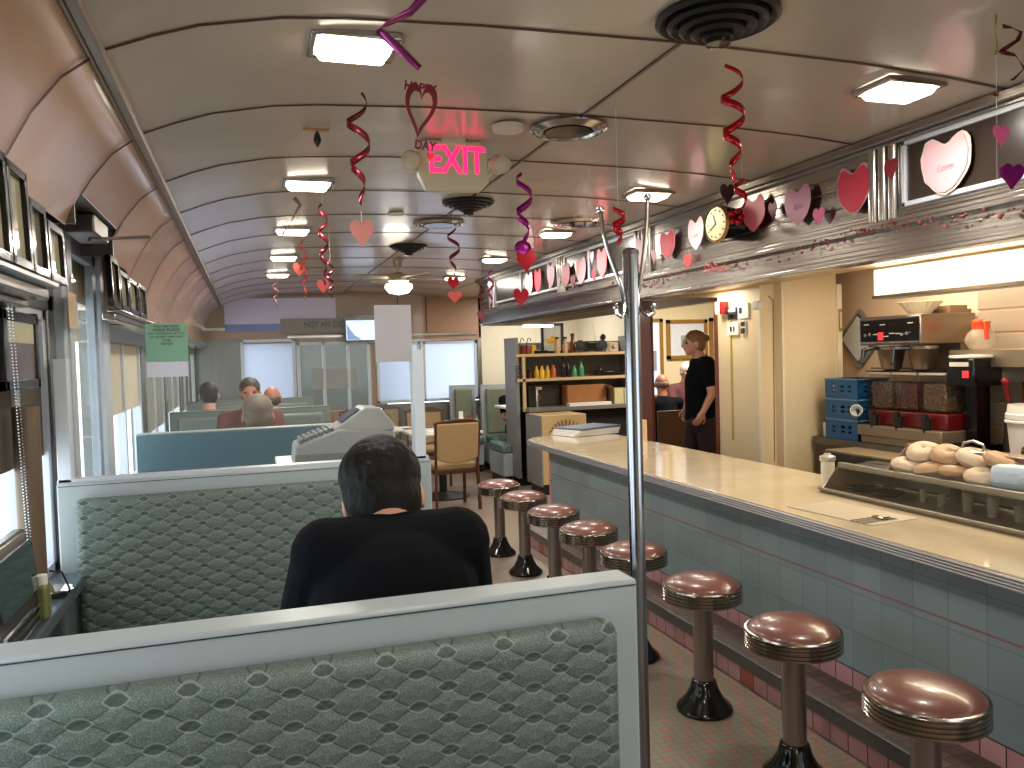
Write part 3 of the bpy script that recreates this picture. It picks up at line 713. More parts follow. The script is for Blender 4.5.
def vent_black(x, y, rr, label, z=2.49):
    r = thing('ceiling_vent', label, 'vent', (x, y, z), 'black round ceiling diffusers')
    b = B()
    for k in range(5):
        a = rr*(1-.19*k); zz = -.012-.012*k
        b.lathe([(a, .004), (a+.002, zz+.008), (a-.01, zz), (a-.035*rr/.2, zz+.012), (a-.03*rr/.2, .004)], n=40)
    b.obj('louvres', black, r, world=False, ang=50)
    B().lathe([(rr*.2, .0), (rr*.2, -.07), (0, -.075)], n=24).obj('centre_cone', blackgl, r, world=False)
def vent_ring(x, y, rr, label, z=2.49, group='round ceiling vents with pale rings'):
    r = thing('ceiling_vent', label, 'vent', (x, y, z), group)
    b = B(); b.lathe([(rr*.62, .0), (rr*.64, -.014), (rr*.74, -.008), (rr*.78, -.018), (rr*.88, -.008), (rr*.92, -.014), (rr, -.006), (rr, 0)], n=40); b.obj('ring', steel, r, world=False, ang=50)
    B().lathe([(rr*.6, -.002), (rr*.6, -.018), (0, -.02)], n=32).obj('opening', blackgl, r, world=False)
vent_black(1.24, 1.94, .165, 'largest black round diffuser, nearest the camera'); vent_ring(1.24, 3.02, .155, 'round vent with pale stepped ring, nearest the exit sign')
vent_black(1.25, 4.6, .15, 'black round diffuser right of the exit sign'); vent_ring(1.24, 5.32, .17, 'round ringed vent behind the second black diffuser')
vent_black(1.26, 6.5, .15, 'farthest black round diffuser, before the ceiling fan'); vent_ring(2.16, 5.1, .20, 'flat dark vent beside the steel soffit', z=2.48)
r = thing('smoke_detector', 'pale round cover beside the ringed vent', 'smoke detector', (.99, 3.02, 2.485)); B().lathe([(.062, 0), (.06, -.02), (.0, -.024)], n=24).obj('cover', M('cream plastic', (206, 192, 170), .4), r, world=False)
tag(B().lathe([(.05, 0), (.045, -.012), (0, -.016)], (.9, 5.0, 2.49), 20).obj('round_cover', cream2), 'small pale cap on the ceiling behind the exit sign', 'ceiling cap')

# ---------------------------------------------------------------- exit sign
YX = 3.3
r = thing('exit_sign', 'lit EXIT sign with two emergency lamps hanging from the ceiling', 'exit sign', (.83, YX, 2.27))
sg = M('sign cream plastic', (200, 186, 156), .4)
B().prism([(.69, 2.345), (.69, 2.475), (.73, 2.487), (.95, 2.49), (.985, 2.46), (.985, 2.32), (.95, 2.285), (.72, 2.285)], (0, YX+.035, 0), (1, 0, 0), (0, 0, 1), .05).obj('housing', sg, r, bevel=.006)
B().prism([(.785, 2.47), (.785, 2.515), (.80, 2.53), (.875, 2.53), (.89, 2.515), (.89, 2.47)], (0, YX+.03, 0), (1, 0, 0), (0, 0, 1), .06).obj('canopy', sg, r, bevel=.006)
red_e = M('lit red letters', (255, 28, 90), .5, emit=1.7)
text('letters', 'EXIT', .155, (.85, YX-.0155, 2.405), (1, 0, 0), (0, 0, 1), red_e, r, ext=.002, font_x=.76, bold=.02)
for s, xx in ((-1, .66), (1, 1.03)):
    B().lathe([(.018, .05), (.036, .04), (.042, .0), (.038, -.004)], (xx, YX-.01, 2.40), 20, (-.3*s*-1, -1, -.2)).obj('emergency_lamp', sg, r)
    B().bar((xx, YX, 2.38), (xx-s*.05, YX, 2.35), .012, .012).obj('lamp_arm', sg, r)

# ---------------------------------------------------------------- swirls and hanging hearts
def swirl(name, label, px, y, py0, py1, mat, w=.03, turns=3, amp=.03, grow=True, tail=None):
    "spiral foil streamer hanging on the plane y from pixel row py0 to py1"
    y = min(y, at(px, py0, 2, 2.462).y)
    a, e = at(px, py0, 1, y), at(px, py1, 1, y)
    r = thing(name, label, 'streamer', a, 'foil spiral streamers')
    n = int(26*turns); L = []; Rr = []
    for i in range(n+1):
        t = i/n; ph = 2*PI*turns*t + px
        k = amp*math.sin(PI*min(1, .25+t*.75))*(1.25 if grow else 1)
        c_ = Vector((a.x + k*math.cos(ph), a.y + k*math.sin(ph), a.z + (e.z-a.z)*t)); tg = Vector((-math.sin(ph)*k, math.cos(ph)*k, (e.z-a.z)/turns/6.28)).normalized()
        wv = Vector((0, 0, 1)) if tg.length == 0 else (Vector((0, 0, 1)) - tg*tg.z).normalized()
        ww = w/2*(.45+.55*math.sin(PI*t))
        L.append(c_ + wv*ww); Rr.append(c_ - wv*ww)
    def sol(o):
        s = o.modifiers.new('s', 'SOLIDIFY'); s.thickness = .0012
    B().ribbon(L, Rr).obj('ribbon', mat, r, mods=[sol])
    top = at(px, py0, 1, y)
    if a.z < 2.46: B().cone((a.x, a.y, a.z), (a.x, a.y, 2.482), .0006, .0006, 5).obj('string', plast_w, r)
    if tail:
        kind, w_, h_, tm = tail
        c_ = Vector((e.x, e.y, e.z-h_/2-.01))
        B().prism(heart(w_, h_), c_, (1, 0, 0), (0, 0, 1), .003).obj('heart', tm, r)
    return r
swirl('spiral_streamer', 'red spiral streamer above the clock, largest of the spirals', 732, 2.7, 66, 182, redm, .024, 3.3, .028)
swirl('spiral_streamer', 'red spiral streamer ending in a loop above the clock', 742, 3.3, 178, 208, redm, .03, 1, .03)
r = thing('heart_cluster', 'dark foil heart with red bow hanging before the clock', 'heart decoration', at(728, 212, 1, 3.6))
c_ = at(727, 195, 1, 3.6); B().prism(heart(.085, .11), c_, (1, 0, 0), (0, 0, 1), .006).obj('heart', M('dark pewter foil', (96, 66, 66), .25, .7), r)
c_ = at(736, 217, 1, 3.6); b = B()
for k in range(5): b.sph(c_ + Vector((.03*math.cos(k*1.3), .0, .03*math.sin(k*1.3))), (.022, .012, .016), 10)
b.obj('bow', redm, r)
swirl('spiral_streamer', 'dark red spiral streamer left of the exit sign', 357, 2.9, 95, 205, M('wine foil', (100, 20, 34), .25, .5), .024, 2.6, .03)
c_ = at(362, 234, 1, 2.9)
r = thing('hanging_heart', 'salmon pink card heart hanging on a thread left of the exit sign', 'heart decoration', (c_.x, c_.y, c_.z-.05))
B().prism(heart(.085, .105), c_, (1, 0, 0), (0, 0, 1), .002).obj('heart', M('salmon matt card', (172, 104, 94), .6), r); B().cone(c_+Vector((0, 0, .04)), c_+Vector((0, 0, .08)), .001, .001, 5).obj('thread', plast_w, r)
swirl('spiral_streamer', 'purple spiral streamer right of the exit sign', 523, 3.9, 172, 248, pur, .032, 2.2, .032)
for (px, py, m_, l, w_) in ((526, 262, redm, 'upper red foil heart under the purple spiral', .105), (521, 298, redm, 'lower red foil heart under the purple spiral', .085)):
    c_ = at(px, py, 1, 3.9); tag(B().prism(heart(w_, w_*1.15), c_, (1, 0, 0), (0, 0, 1), .004).obj('foil_heart', m_), l, 'heart decoration', 'foil hearts under the purple spiral')
c_ = at(523, 248, 1, 3.9); tag(B().sph(c_, (.045, .006, .04)).obj('foil_disc', pur), 'purple foil disc just above the upper red foil heart', 'foil disc')
swirl('spiral_streamer', 'thin dark streamer hanging below the ringed vents', 453, 4.6, 228, 275, M('wine foil'), .022, 2, .03, tail=('h', .07, .08, redm))
c_ = at(455, 297, 1, 4.6); tag(B().prism(heart(.085, .07), c_, (1, 0, 0), (0, 0, 1), .003).obj('foil_heart', M('coral foil', (206, 84, 74), .3, .4)), 'coral foil heart at the end of the thin dark streamer', 'heart decoration')
swirl('spiral_streamer', 'tiny purple spiral in front of the steel column', 490, 6.2, 268, 310, pur, .02, 2.5, .018)
swirl('spiral_streamer', 'tiny dark spiral before the tan bulkhead', 481, 6.6, 285, 310, M('wine foil'), .02, 2, .02, tail=('h', .07, .09, darkred))
swirl('spiral_streamer', 'red foil streamer with two bends behind the left lamps', 322, 4.3, 203, 285, M('wine foil'), .022, 3.5, .02)
swirl('spiral_streamer', 'pale red streamer hanging left of the pair', 303, 4.9, 240, 300, M('coral foil'), .02, 3, .018)
swirl('spiral_streamer', 'short crimson streamer near the lavender banner', 275, 6.2, 278, 308, M('dusty pink foil', (160, 112, 112), .3, .4), .018, 2.5, .02)
swirl('spiral_streamer', 'thin red streamer above the television', 330, 5.6, 262, 300, M('wine foil'), .02, 2.5, .02)
swirl('spiral_streamer', 'red streamer behind the coat pole hooks', 618, 2.7, 206, 245, redm, .026, 2, .02)
c_ = at(296, 262, 1, 4.9); 
for (px, py, y_, l) in ((323, 287, 5.0, 'small coral foil heart low among the left streamers'), (299, 270, 5.0, 'narrow red foil heart among the left streamers')):
    c_ = at(px, py, 1, y_); tag(B().prism(heart(.07, .09), c_, (1, 0, 0), (0, 0, 1), .003).obj('foil_heart', M('coral foil')), l, 'heart decoration')
def ribbonpath(label, pts, y, w, mat, cat='streamer', name='foil_streamer'):
    P = [at(p[0], p[1], 1, y + (p[2] if len(p) > 2 else 0)) for p in pts]; L = []; Rr = []
    Q = []
    for i in range(len(P)-1):
        for k in range(6): Q.append(P[i].lerp(P[i+1], k/6))
    Q.append(P[-1])
    for i, p in enumerate(Q):
        d = (Q[min(i+1, len(Q)-1)]-Q[max(i-1, 0)]).normalized(); s_ = d.cross(Vector((0, 1, 0))).normalized()
        s_ = (s_*math.cos(i*.12) + Vector((0, 1, 0))*math.sin(i*.12))
        L.append(p+s_*w/2); Rr.append(p-s_*w/2)
    def sol(o):
        s = o.modifiers.new('s', 'SOLIDIFY'); s.thickness = .0012
    return tag(B().ribbon(L, Rr).obj(name, mat, mods=[sol]), label, cat)
ribbonpath('purple foil streamer hanging beside the nearest left ceiling lamp', [(432, -12), (410, 12), (383, 26), (378, 30), (395, 45), (420, 68)], 1.9, .02, M('violet foil', (140, 44, 110), .2, .5))
ribbonpath('dull pink bent streamer hanging below the second left lamp', [(294, 198), (300, 205), (292, 220), (282, 235)], 3.6, .018, M('dusty pink foil', (160, 112, 112), .3, .4))
ribbonpath('dark red curled streamer at the top right corner', [(1003, 26), (1012, 27), (1021, 32), (1018, 40), (1000, 52), (1015, 55), (1024, 68), (1012, 80)], 1.7, .012, M('wine foil'))
ribbonpath('green and orange ribbon hanging at the top right corner', [(996, 15), (995, 30), (997, 48), (996, 55)], 1.7, .008, M('lime ribbon', (150, 150, 50), .4))
c_ = at(1001, 136, 1, 1.75); tag(B().prism(heart(.062, .062), c_, (1, .0, 0), (0, 0, 1), .002).obj('hanging_heart', pinkm), 'bright pink card heart at the right frame edge', 'heart decoration')
c_ = at(1010, 177, 1, 1.75); tag(B().prism(heart(.08, .07), c_, (1, 0, 0), (0, 0, 1), .012).obj('hanging_heart', pur, bevel=.004), 'shiny magenta foil heart at the right frame edge', 'heart decoration')
c_ = at(996, 100, 1, 1.75); r = thing('heart_thread', 'clear thread with dark red clip holding the right edge hearts', 'thread', c_)
B().cone(at(996, 20, 1, 1.75), at(997, 190, 1, 1.75), .0008, .0008, 5).obj('thread', plast_w, r); B().obox(at(996, 95, 1, 1.75), (.012, .006, .008)).obj('clip', darkred, r)
# HAPPY VALENTINE'S DAY foil heart
c_ = at(420, 112, 1, 2.2)
r = thing('greeting_heart', 'red cut-out heart reading HAPPY DAY hanging before the exit sign', 'heart decoration', c_)
ol = heart(.088, .155, 40); il = heart(.062, .112, 40); b = B()
ux, uy = Vector((.98, -.1, -.14)).normalized(), Vector((.14, 0, .99)).normalized(); nn = ux.cross(uy).normalized()*.002
A_ = b.vs([c_+ux*p[0]+uy*p[1] for p in ol]); B_ = b.vs([c_+ux*p[0]+uy*p[1] for p in il]); A2 = b.vs([c_+nn+ux*p[0]+uy*p[1] for p in ol]); B2 = b.vs([c_+nn+ux*p[0]+uy*p[1] for p in il])
for i in range(40):
    j = (i+1) % 40
    b.face([A_[i], A_[j], B_[j], B_[i]]); b.face([A2[i], B2[i], B2[j], A2[j]]); b.face([A_[i], A2[i], A2[j], A_[j]]); b.face([B_[i], B_[j], B2[j], B2[i]])
b.obj('heart_outline', darkred, r)
text('lettering', 'HAPPY', .034, at(420, 88, 1, 2.2), ux, uy, darkred, r, bold=.04, font_x=.85); text('lettering', 'DAY', .034, at(425, 146, 1, 2.2), ux, uy, darkred, r, bold=.04, font_x=.85)
B().prism(heart(.02, .03), at(430, 158, 1, 2.2), ux, uy, .002).obj('small_heart', redm, r)
c_ = at(317, 129, 2, 2.46)
r = thing('taped_ornament', 'small dark ornament on tan tape left of the hanging streamer', 'ornament', c_)
B().box(c_.x-.05, c_.y-.004, 2.457, c_.x+.045, c_.y+.02, 2.463).obj('tape', M('tan tape', (170, 120, 60), .5), r); B().lathe([(.002, .04), (.012, .02), (.015, .0), (.003, -.022)], c_-Vector((0, 0, .045)), 12).obj('ornament', M('pewter', (70, 66, 60), .3, .8), r)

# paper hearts on the soffit
def pheart(px, py, w, h, mat, label, word=None, rough=.035, rot=0, x=XS-.03, rim=False):
    c_ = at(px, py, 0, x); uy = Vector((0, math.sin(rot), math.cos(rot))); ux = Vector((0, -math.cos(rot), math.sin(rot)))
    r = thing('paper_heart', label, 'paper heart', c_, 'paper hearts on the steel soffit')
    ho = B().prism(heart(w, h, 30, rough), c_, ux, uy, .0025).obj('heart', mat, r)
    if rim: B().prism(heart(w*1.1, h*1.1, 30, rough), c_+Vector((.004, 0, 0)), ux, uy, .002).obj('backing', rim, r)
    if word: text('handwriting', word, h*.17, c_ + Vector((-.003-.002, 0, 0)), ux, uy, M('pencil grey', (186, 142, 152), .6), ho, ext=.0003, shear=.4)
pheart(945, 167, .21, .225, pinkp, 'large pale pink heart with handwriting on the dark panel', 'Love', rim=M('cream lace', (200, 182, 172), .7))
pheart(853, 192, .185, .21, redp, 'ragged rose red heart left of the fluted strip', rim=mauve)
pheart(798, 207, .19, .205, mauve, 'mauve heart with handwriting above the small pink one', 'Kyle')
pheart(754, 215, .19, .20, salm, 'salmon heart just right of the clock', rough=.05)
pheart(696, 235, .165, .20, pinkp, 'pale pink heart with handwriting left of the clock', 'Lori')
pheart(667, 246, .17, .185, redp, 'rose red heart with mauve rim right of the coat pole', rim=mauve)
pheart(891, 170, .072, .09, darkred, 'small dark red heart on the fluted strip', x=XS-.045, rough=0)
pheart(773, 211, .07, .09, darkred, 'small dark red heart between salmon and mauve hearts', rough=0)
pheart(819, 217, .08, .085, pinkm, 'small bright pink heart below the mauve heart', rough=0)
pheart(688, 262, .085, .095, M('bright red card', (214, 30, 30), .4), 'small bright red heart under the pale pink heart', rough=0)
pheart(654, 257, .065, .09, mauve, 'small mauve heart beside the coat pole', rough=0)
pheart(641, 252, .16, .22, mauve, 'mauve heart behind the coat pole hooks')
pheart(602, 264, .17, .24, salm, 'salmon heart left of the coat pole'); pheart(592, 258, .07, .10, pinkp, 'small pale heart beside the salmon heart left of the pole', rough=0)
pheart(581, 272, .19, .23, pinkp, 'pale pink heart between two window bars'); pheart(594, 276, .07, .1, redp, 'small red heart low between pale and salmon hearts', rough=0)
pheart(566, 276, .17, .22, salm, 'far salmon heart over a dark red one'); pheart(573, 283, .10, .13, darkred, 'small dark red heart beside the far salmon heart', rough=0); pheart(559, 283, .07, .1, mauve, 'small mauve heart low on the far soffit', rough=0)
pheart(551, 276, .18, .24, mauve, 'far mauve heart at the fluted strip'); pheart(538, 282, .17, .24, redp, 'far rose heart next to the last pale heart'); pheart(529, 285, .2, .24, pinkp, 'last pale pink heart on the far soffit')
# clock
c_ = at(718, 224, 0, XS-.12)
r = thing('wall_clock', 'round black clock with cream face projecting from the soffit', 'clock', c_)
dn = Vector((-.995, -.10, 0)).normalized()
B().lathe([(.085, -.115), (.095, -.04), (.098, .01), (.09, .02), (.088, .012), (0, .012)], c_, 36, dn).obj('case', blackgl, r, ang=40); cf_ = B().lathe([(.086, .012), (.086, .0155), (0, .016)], c_, 36, dn); fc_ = cf_.obj('face', M('cream clock face', (212, 200, 140), .5), r)
sd = dn.cross(Vector((0, 0, 1))); 
b = B(); b.bar(c_+dn*.018, c_+dn*.018+Vector((0, 0, .05))+sd*.02, .006, .002, dn); b.bar(c_+dn*.019, c_+dn*.019+Vector((0, 0, -.03))+sd*.05, .004, .002, dn)
for k in range(12): a = k*PI/6; b.sph(c_+dn*.017+(Vector((0, 0, 1))*math.cos(a)+sd*math.sin(a))*.07, .004, 6)
b.obj('hands', black, fc_)
B().lathe([(.1, .005), (.094, .022), (.088, .012)], c_, 36, dn).obj('bezel', gold, r)
# garlands of tiny red beads along the soffit ledge
b = B(); y = 1.7
while y < 6.4:
    z = 2.05 + .022*math.sin(y*5.1) + random.uniform(-.012, .012)
    for k in range(2 if random.random() < .5 else 1):
        b.sph((XS-.052-random.random()*.012, y+random.uniform(-.02, .02), z+random.uniform(-.02, .02)), random.uniform(.004, .007), 6)
    y += .03 if math.sin(y*3) > -.3 else .09
tag(b.obj('bead_garland', darkred, smooth=False), 'thin garland of dark red beads trailing along the soffit ledge', 'garland', kind='stuff')
b = B()
for k in range(45): b.sph(at(715+random.uniform(-14, 14), 268+random.uniform(-4, 4), 0, XS-.065), random.uniform(.003, .006), 6)
tag(b.obj('red_garland', M('bright red card'), smooth=False), 'dense bright red bead bunch below the clock', 'garland', kind='stuff')
# ================================================================ people
def V(*a): return Vector(a)
def head(b, c, F, U, s=1.0):
    F = F.normalized(); Rr = F.cross(U).normalized(); U = Rr.cross(F).normalized(); m = Matrix((Rr, F, U)).transposed()
    P = lambda x, y, z: c + m @ Vector((x, y, z))*s
    b.sph(P(0, -.012, .02), Vector((.074, .092, .088))*s, 18, m)
    b.sph(P(0, .026, -.028), Vector((.058, .064, .078))*s, 16, m)
    b.sph(P(0, .058, -.088), Vector((.026, .024, .020))*s, 12, m)
    b.cap(P(0, .086, .012), P(0, .102, -.022), .009*s, .015*s, 10)
    for q in (-1, 1):
        b.sph(P(q*.080, -.004, -.016), Vector((.011, .021, .033))*s, 10, m); b.sph(P(q*.034, .066, -.022), Vector((.022, .018, .02))*s, 10, m)
        b.sph(P(q*.03, .078, .026), Vector((.024, .012, .008))*s, 8, m)
    b.sph(P(0, .086, -.050), Vector((.024, .010, .006))*s, 8, m); b.sph(P(0, .084, -.062), Vector((.02, .010, .006))*s, 8, m)
    return P, m
def hand(b, w, d, n, s=1.0, curl=.5):
    "wrist w, pointing d, palm normal n: palm, thumb off its side and four bent fingers"
    d = d.normalized(); n = (n - d*n.dot(d)).normalized(); a = d.cross(n)
    m = Matrix((a, d, n)).transposed()
    b.sph(w + d*.045*s, Vector((.040, .052, .016))*s, 12, m)
    for i, (o_, l) in enumerate(((-.030, .068), (-.010, .078), (.010, .073), (.029, .058))):
        p0 = w + (d*.082 + a*o_)*s; dd = (d*math.cos(curl) - n*math.sin(curl)).normalized(); p1 = p0 + dd*l*.5*s
        d2 = (d*math.cos(curl*2.2) - n*math.sin(curl*2.2)).normalized(); p2 = p1 + d2*l*.5*s
        b.cap(p0, p1, .0095*s, .0088*s, 8); b.cap(p1, p2, .0088*s, .0072*s, 8)
    p0 = w + (d*.030 - a*.034)*s; p1 = p0 + (d*.035 - a*.028 - n*.008)*s; p2 = p1 + (d*.03 - a*.004 - n*.01)*s
    b.cap(p0, p1, .012*s, .0105*s, 8); b.cap(p1, p2, .0105*s, .008*s, 8)
def figure(label, j, sk, top, trous, hairm, hair='short', vox=.011, sleeve='short', shoes=True, s=1.0):
    """j: joints hip chest neck head F U, and per side sh el wr kn an, hand directions"""
    base = V(j['hip'].x, j['hip'].y, j.get('floor', 0))
    r = thing('person', label, 'person', base)
    b = B(); P, m = head(b, j['head'], j['F'], j.get('U', V(0, 0, 1)), s)
    b.cap(j['neck'] - V(0, 0, .03), P(0, -.02, -.05), .058*s, .052*s)
    ch, hp = j['chest'], j['hip']
    b.cap(hp, ch, .115, .12, 16); b.cap(ch, j['neck']-V(0, 0, .06), .11, .06)
    for q in (0, 1):
        sh, el, wr = j['sh'][q], j['el'][q], j['wr'][q]
        b.cap(ch + V(0, 0, .08), sh, .07, .05); b.cap(sh, el, .048, .038); b.cap(el, wr, .037, .025)
        hd_ = j.get('hd', (wr-el, wr-el))[q]; hn = j.get('hn', (V(0, 0, 1), V(0, 0, 1)))[q]
        b.cap(wr, wr+hd_.normalized()*.03, .025, .024); hand(b, wr, hd_, hn, .95)
        kn, an = j['kn'][q], j['an'][q]; hj = hp + (kn-hp)*.1 + (kn-hp).cross(V(0, 0, 1))*0
        b.cap(j['hj'][q], kn, .075, .052); b.cap(kn, an, .05, .036)
        b.cap(an, an + j['ft'][q]*.6 - V(0, 0, .03), .034, .03)
    b.obj('body', sk, r, mods=[remesh(vox, 3)])
    # shirt
    b = B(); ax = (j['sh'][1]-j['sh'][0]).normalized(); up = (j['neck']-hp).normalized(); fw = ax.cross(up)
    mm = Matrix((ax, fw, up)).transposed()
    b.sph(ch + up*.03, Vector((.175, .125, .17)), 20, mm); b.sph(hp + (ch-hp)*.45, Vector((.155, .125, .2)), 20, mm); b.sph(hp + up*.02, Vector((.17, .13, .11)), 18, mm)
    b.cap(j['sh'][0], j['sh'][1], .072, .072, 16); b.cap(j['neck']-V(0, 0, .085), j['neck']-V(0, 0, .045), .10, .066)
    b.cap(hp, ch, .14, .145, 18)
    for q in (0, 1):
        sh, el, wr = j['sh'][q], j['el'][q], j['wr'][q]
        b.cap((ch+j['neck'])/2, sh, .095, .074)
        if sleeve == 'short': b.cap(sh, sh.lerp(el, .6), .070, .060)
        else: b.cap(sh, el, .068, .056); b.cap(el, el.lerp(wr, .93), .055, .042)
    b.obj('t_shirt' if sleeve == 'short' else 'sweater', top, r, mods=[remesh(vox, 4)])
    b = B(); b.sph(hp - up*.03, Vector((.175, .14, .12)), 18, mm)
    for q in (0, 1): b.cap(j['hj'][q], j['kn'][q], .092, .068); b.cap(j['kn'][q], j['an'][q].lerp(j['kn'][q], .06), .066, .052)
    b.obj('trousers', trous, r, mods=[remesh(vox*1.2, 3)])
    for q in (0, 1):
        b = B(); an, ft = j['an'][q], j['ft'][q]; b.cap(an-V(0, 0, .035), an+ft-V(0, 0, .045), .042, .036); b.box(an.x-.035, min(an.y, an.y+ft.y)-.03, j.get('floor', 0), an.x+.035, max(an.y, an.y+ft.y)+.03, j.get('floor', 0)+.03)
        b.obj('shoe', black, r, mods=[remesh(.014, 3)])
    b = B()
    if hair in ('short', 'bun', 'thick'):
        k = 1.0 if hair != 'thick' else 1.06
        b.sph(P(0, -.022, .034), Vector((.084, .096, .086))*s*k, 20, m); b.sph(P(0, -.045, -.012), Vector((.080, .066, .082))*s*k, 18, m)
        if hair == 'thick':
            b.sph(P(0, -.052, -.05), Vector((.066, .05, .06))*s, 16, m)
            b.sph(P(0, -.05, .03), Vector((.09, .075, .08)), 18, m)
            b.sph(P(.05, -.02, -.02), Vector((.034, .05, .055)), 12, m)
            random.seed(3)
            for i in range(70):
                t = random.uniform(0, 2*PI); f = random.uniform(-.5, 1); rr = math.sqrt(1-f*f)
                b.sph(P(.080*rr*math.cos(t), -.03+.092*rr*math.sin(t) if math.sin(t) < .5 else .02, .02+.093*f), random.uniform(.006, .010), 8)
        if hair == 'bun': b.sph(P(0, -.115, .035), Vector((.038, .036, .036))*s, 12, m); b.sph(P(0, -.09, .03), Vector((.04, .03, .04))*s, 12, m)
    elif hair == 'bald': 
        b.sph(P(0, -.06, -.018), Vector((.076, .046, .048))*s, 16, m)
        for q in (-1, 1): b.sph(P(q*.062, -.025, -.005), Vector((.018, .04, .03))*s, 10, m)
    b.obj('hair', hairm, r, mods=[remesh(vox*.8, 2)])
    for q in (-1, 1): B().sph(P(q*.032, .074, .004), .0105*s, 10).obj('eye', eye_m, r)
    return r
def seated(x, y, fz, head_z, lean=.05, dx=0, seat=.5, width=.19, **k):
    "fz=+1 faces away along +Y, -1 faces the camera"
    f = fz; hip = V(x, y, seat+.1)
    H = V(x+dx, y+f*(lean+.06), head_z)
    sh = [V(x-width, y+f*lean*.6, head_z-.22), V(x+width, y+f*lean*.6, head_z-.22)]
    el = [V(x-width-.04, y+f*.2, head_z-.45), V(x+width+.04, y+f*.2, head_z-.45)]
    wr = [V(x-.1, y+f*.40, .80), V(x+.1, y+f*.40, .80)]
    return dict(hip=hip, chest=V(x, y+f*lean*.4, head_z-.33), neck=V(x, y+f*lean*.8, head_z-.125), head=H, F=V(k.get('fx', 0), f, k.get('fzz', -.1)),
                sh=sh, el=el, wr=wr, hj=[V(x-.09, y+f*.03, seat+.08), V(x+.09, y+f*.03, seat+.08)],
                kn=[V(x-.12, y+f*.45, seat+.05), V(x+.12, y+f*.45, seat+.05)], an=[V(x-.12, y+f*.42, .09), V(x+.12, y+f*.42, .09)], ft=[V(0, f*.14, 0)]*2)
# the man in black
j = dict(hip=V(.26, 1.56, .60), chest=V(.262, 1.59, 1.065), neck=V(.264, 1.665, 1.268), head=V(.268, 1.77, 1.302), F=V(.20, .84, -.50), U=V(0, .50, .86),
         sh=[V(.134, 1.64, 1.214), V(.396, 1.64, 1.214)], el=[V(.062, 1.80, .93), V(.475, 1.80, .93)], wr=[V(.16, 2.02, .80), V(.38, 2.02, .80)],
         hd=(V(.3, .95, -.05), V(-.3, .95, -.05)), hn=(V(0, 0, 1), V(0, 0, 1)), hj=[V(.17, 1.60, .57), V(.35, 1.60, .57)], kn=[V(.13, 2.02, .56), V(.39, 2.02, .56)],
         an=[V(.13, 1.98, .09), V(.39, 1.98, .09)], ft=[V(0, .14, 0)]*2)
figure('person in a black t-shirt with thick black hair seated with back to the camera', j, skin, cloth_k, denim, hair_b, 'thick', vox=.0065)
# people seen through the glass
gp_ = lambda px, py, y: at(px, py, 1, y)
for (l_, px, py, y, f, sk_, top_, hm_, hr_, sc_) in (
    ('person with thinning grey hair seen from behind, leaning on the smooth teal booth back', 258, 415, 5.56, 1, skin_r, cloth_g, hair_g, 'short', 1.2),
    ('person with short dark hair facing the camera beside the bald head', 250, 392, 6.98, -1, skin_r, M('maroon cloth', (96, 52, 54), .85), hair_br, 'short', 1),
    ('person with a bald ruddy head seen from behind right of the facing diner', 272, 399, 7.68, 1, skin_r, cloth_b, hair_br, 'bald', 1.05),
    ('person with dark cropped hair alone at the left, seen from behind', 209, 395, 7.70, 1, skin, cloth_g, M('dark plum hair', (44, 30, 38), .6, 0, .2, 60, bump=.4), 'short', 1)):
    p_ = gp_(px, py, y + f*.11); figure(l_, seated(p_.x, y, f, p_.z, seat=.49), sk_, top_, denim, hm_, hr_, s=sc_)
# waitress
YW = 6.40
W_ = lambda px, py, dy=0: at(px, py, 1, YW+dy)
hw = W_(693.5, 343)
j = dict(hip=W_(701, 418), chest=W_(701, 380), neck=W_(700, 357), head=hw, F=V(-.93, .20, -.05), U=V(0, 0, 1),
         sh=[W_(707, 364, -.15), W_(697, 364, .15)], el=[W_(712, 394, -.2), W_(690, 394, .2)], wr=[W_(703, 412, -.22), W_(685.5, 408, .2)],
         hd=(V(-.55, 0, -.9), V(-.15, 0, -1)), hn=(V(0, -1, .0), V(0, 1, .0)), floor=.0)
hx, hy = j['hip'].x, j['hip'].y
j['hj'] = [V(hx, hy-.08, j['hip'].z-.04), V(hx, hy+.08, j['hip'].z-.04)]
j['kn'] = [V(hx+.02, hy-.09, .50), V(hx-.10, hy+.09, .50)]; j['an'] = [V(hx+.10, hy-.09, .09), V(hx-.12, hy+.09, .09)]; j['ft'] = [V(-.14, .03, 0)]*2
figure('person in a black v-neck t-shirt with blond hair in a bun walking through the doorway', j, skin, cloth_k, M('maroon black trousers', (40, 22, 28), .85), hair_blond, 'bun', vox=.008)
# diners in the side room
figure('person in a dark jacket with bald grey head seated in the side room', seated(at(664, 380, 1, 8.0).x, 8.0, 1, 1.22, seat=.49, dx=.03, fx=.5, fzz=-.3), skin_r, cloth_k, cloth_b, hair_g, 'bald', sleeve='long')
figure('person with white hair and dark red top across the side room table', seated(at(683, 382, 1, 8.9).x, 8.9, -1, 1.33, seat=.49, fx=-.2), skin, M('maroon cloth', (96, 52, 54), .85), denim, M('white hair', (206, 200, 192), .6, 0, .1, 50), 'short', sleeve='long')
r = thing('side_room_table', 'dark table with white cloth napkin between the two side room diners', 'table', (at(676, 400, 1, 8.45).x, 8.45, 0)); X_ = r.location.x
B().box(X_-.4, 8.15, .74, X_+.45, 8.75, .77).obj('tabletop', wood_b, r, bevel=.004); B().cone((X_, 8.45, .02), (X_, 8.45, .74), .04, .04).obj('pedestal', black, r); B().lathe([(.28, 0), (.28, .015), (.05, .05)], (X_, 8.45, 0)).obj('base', black, r)
tag(B().box(X_+.0, 8.2, .771, X_+.2, 8.36, .80).obj('napkin_stack', paper, bevel=.004), 'white napkins on the side room table', 'napkins')
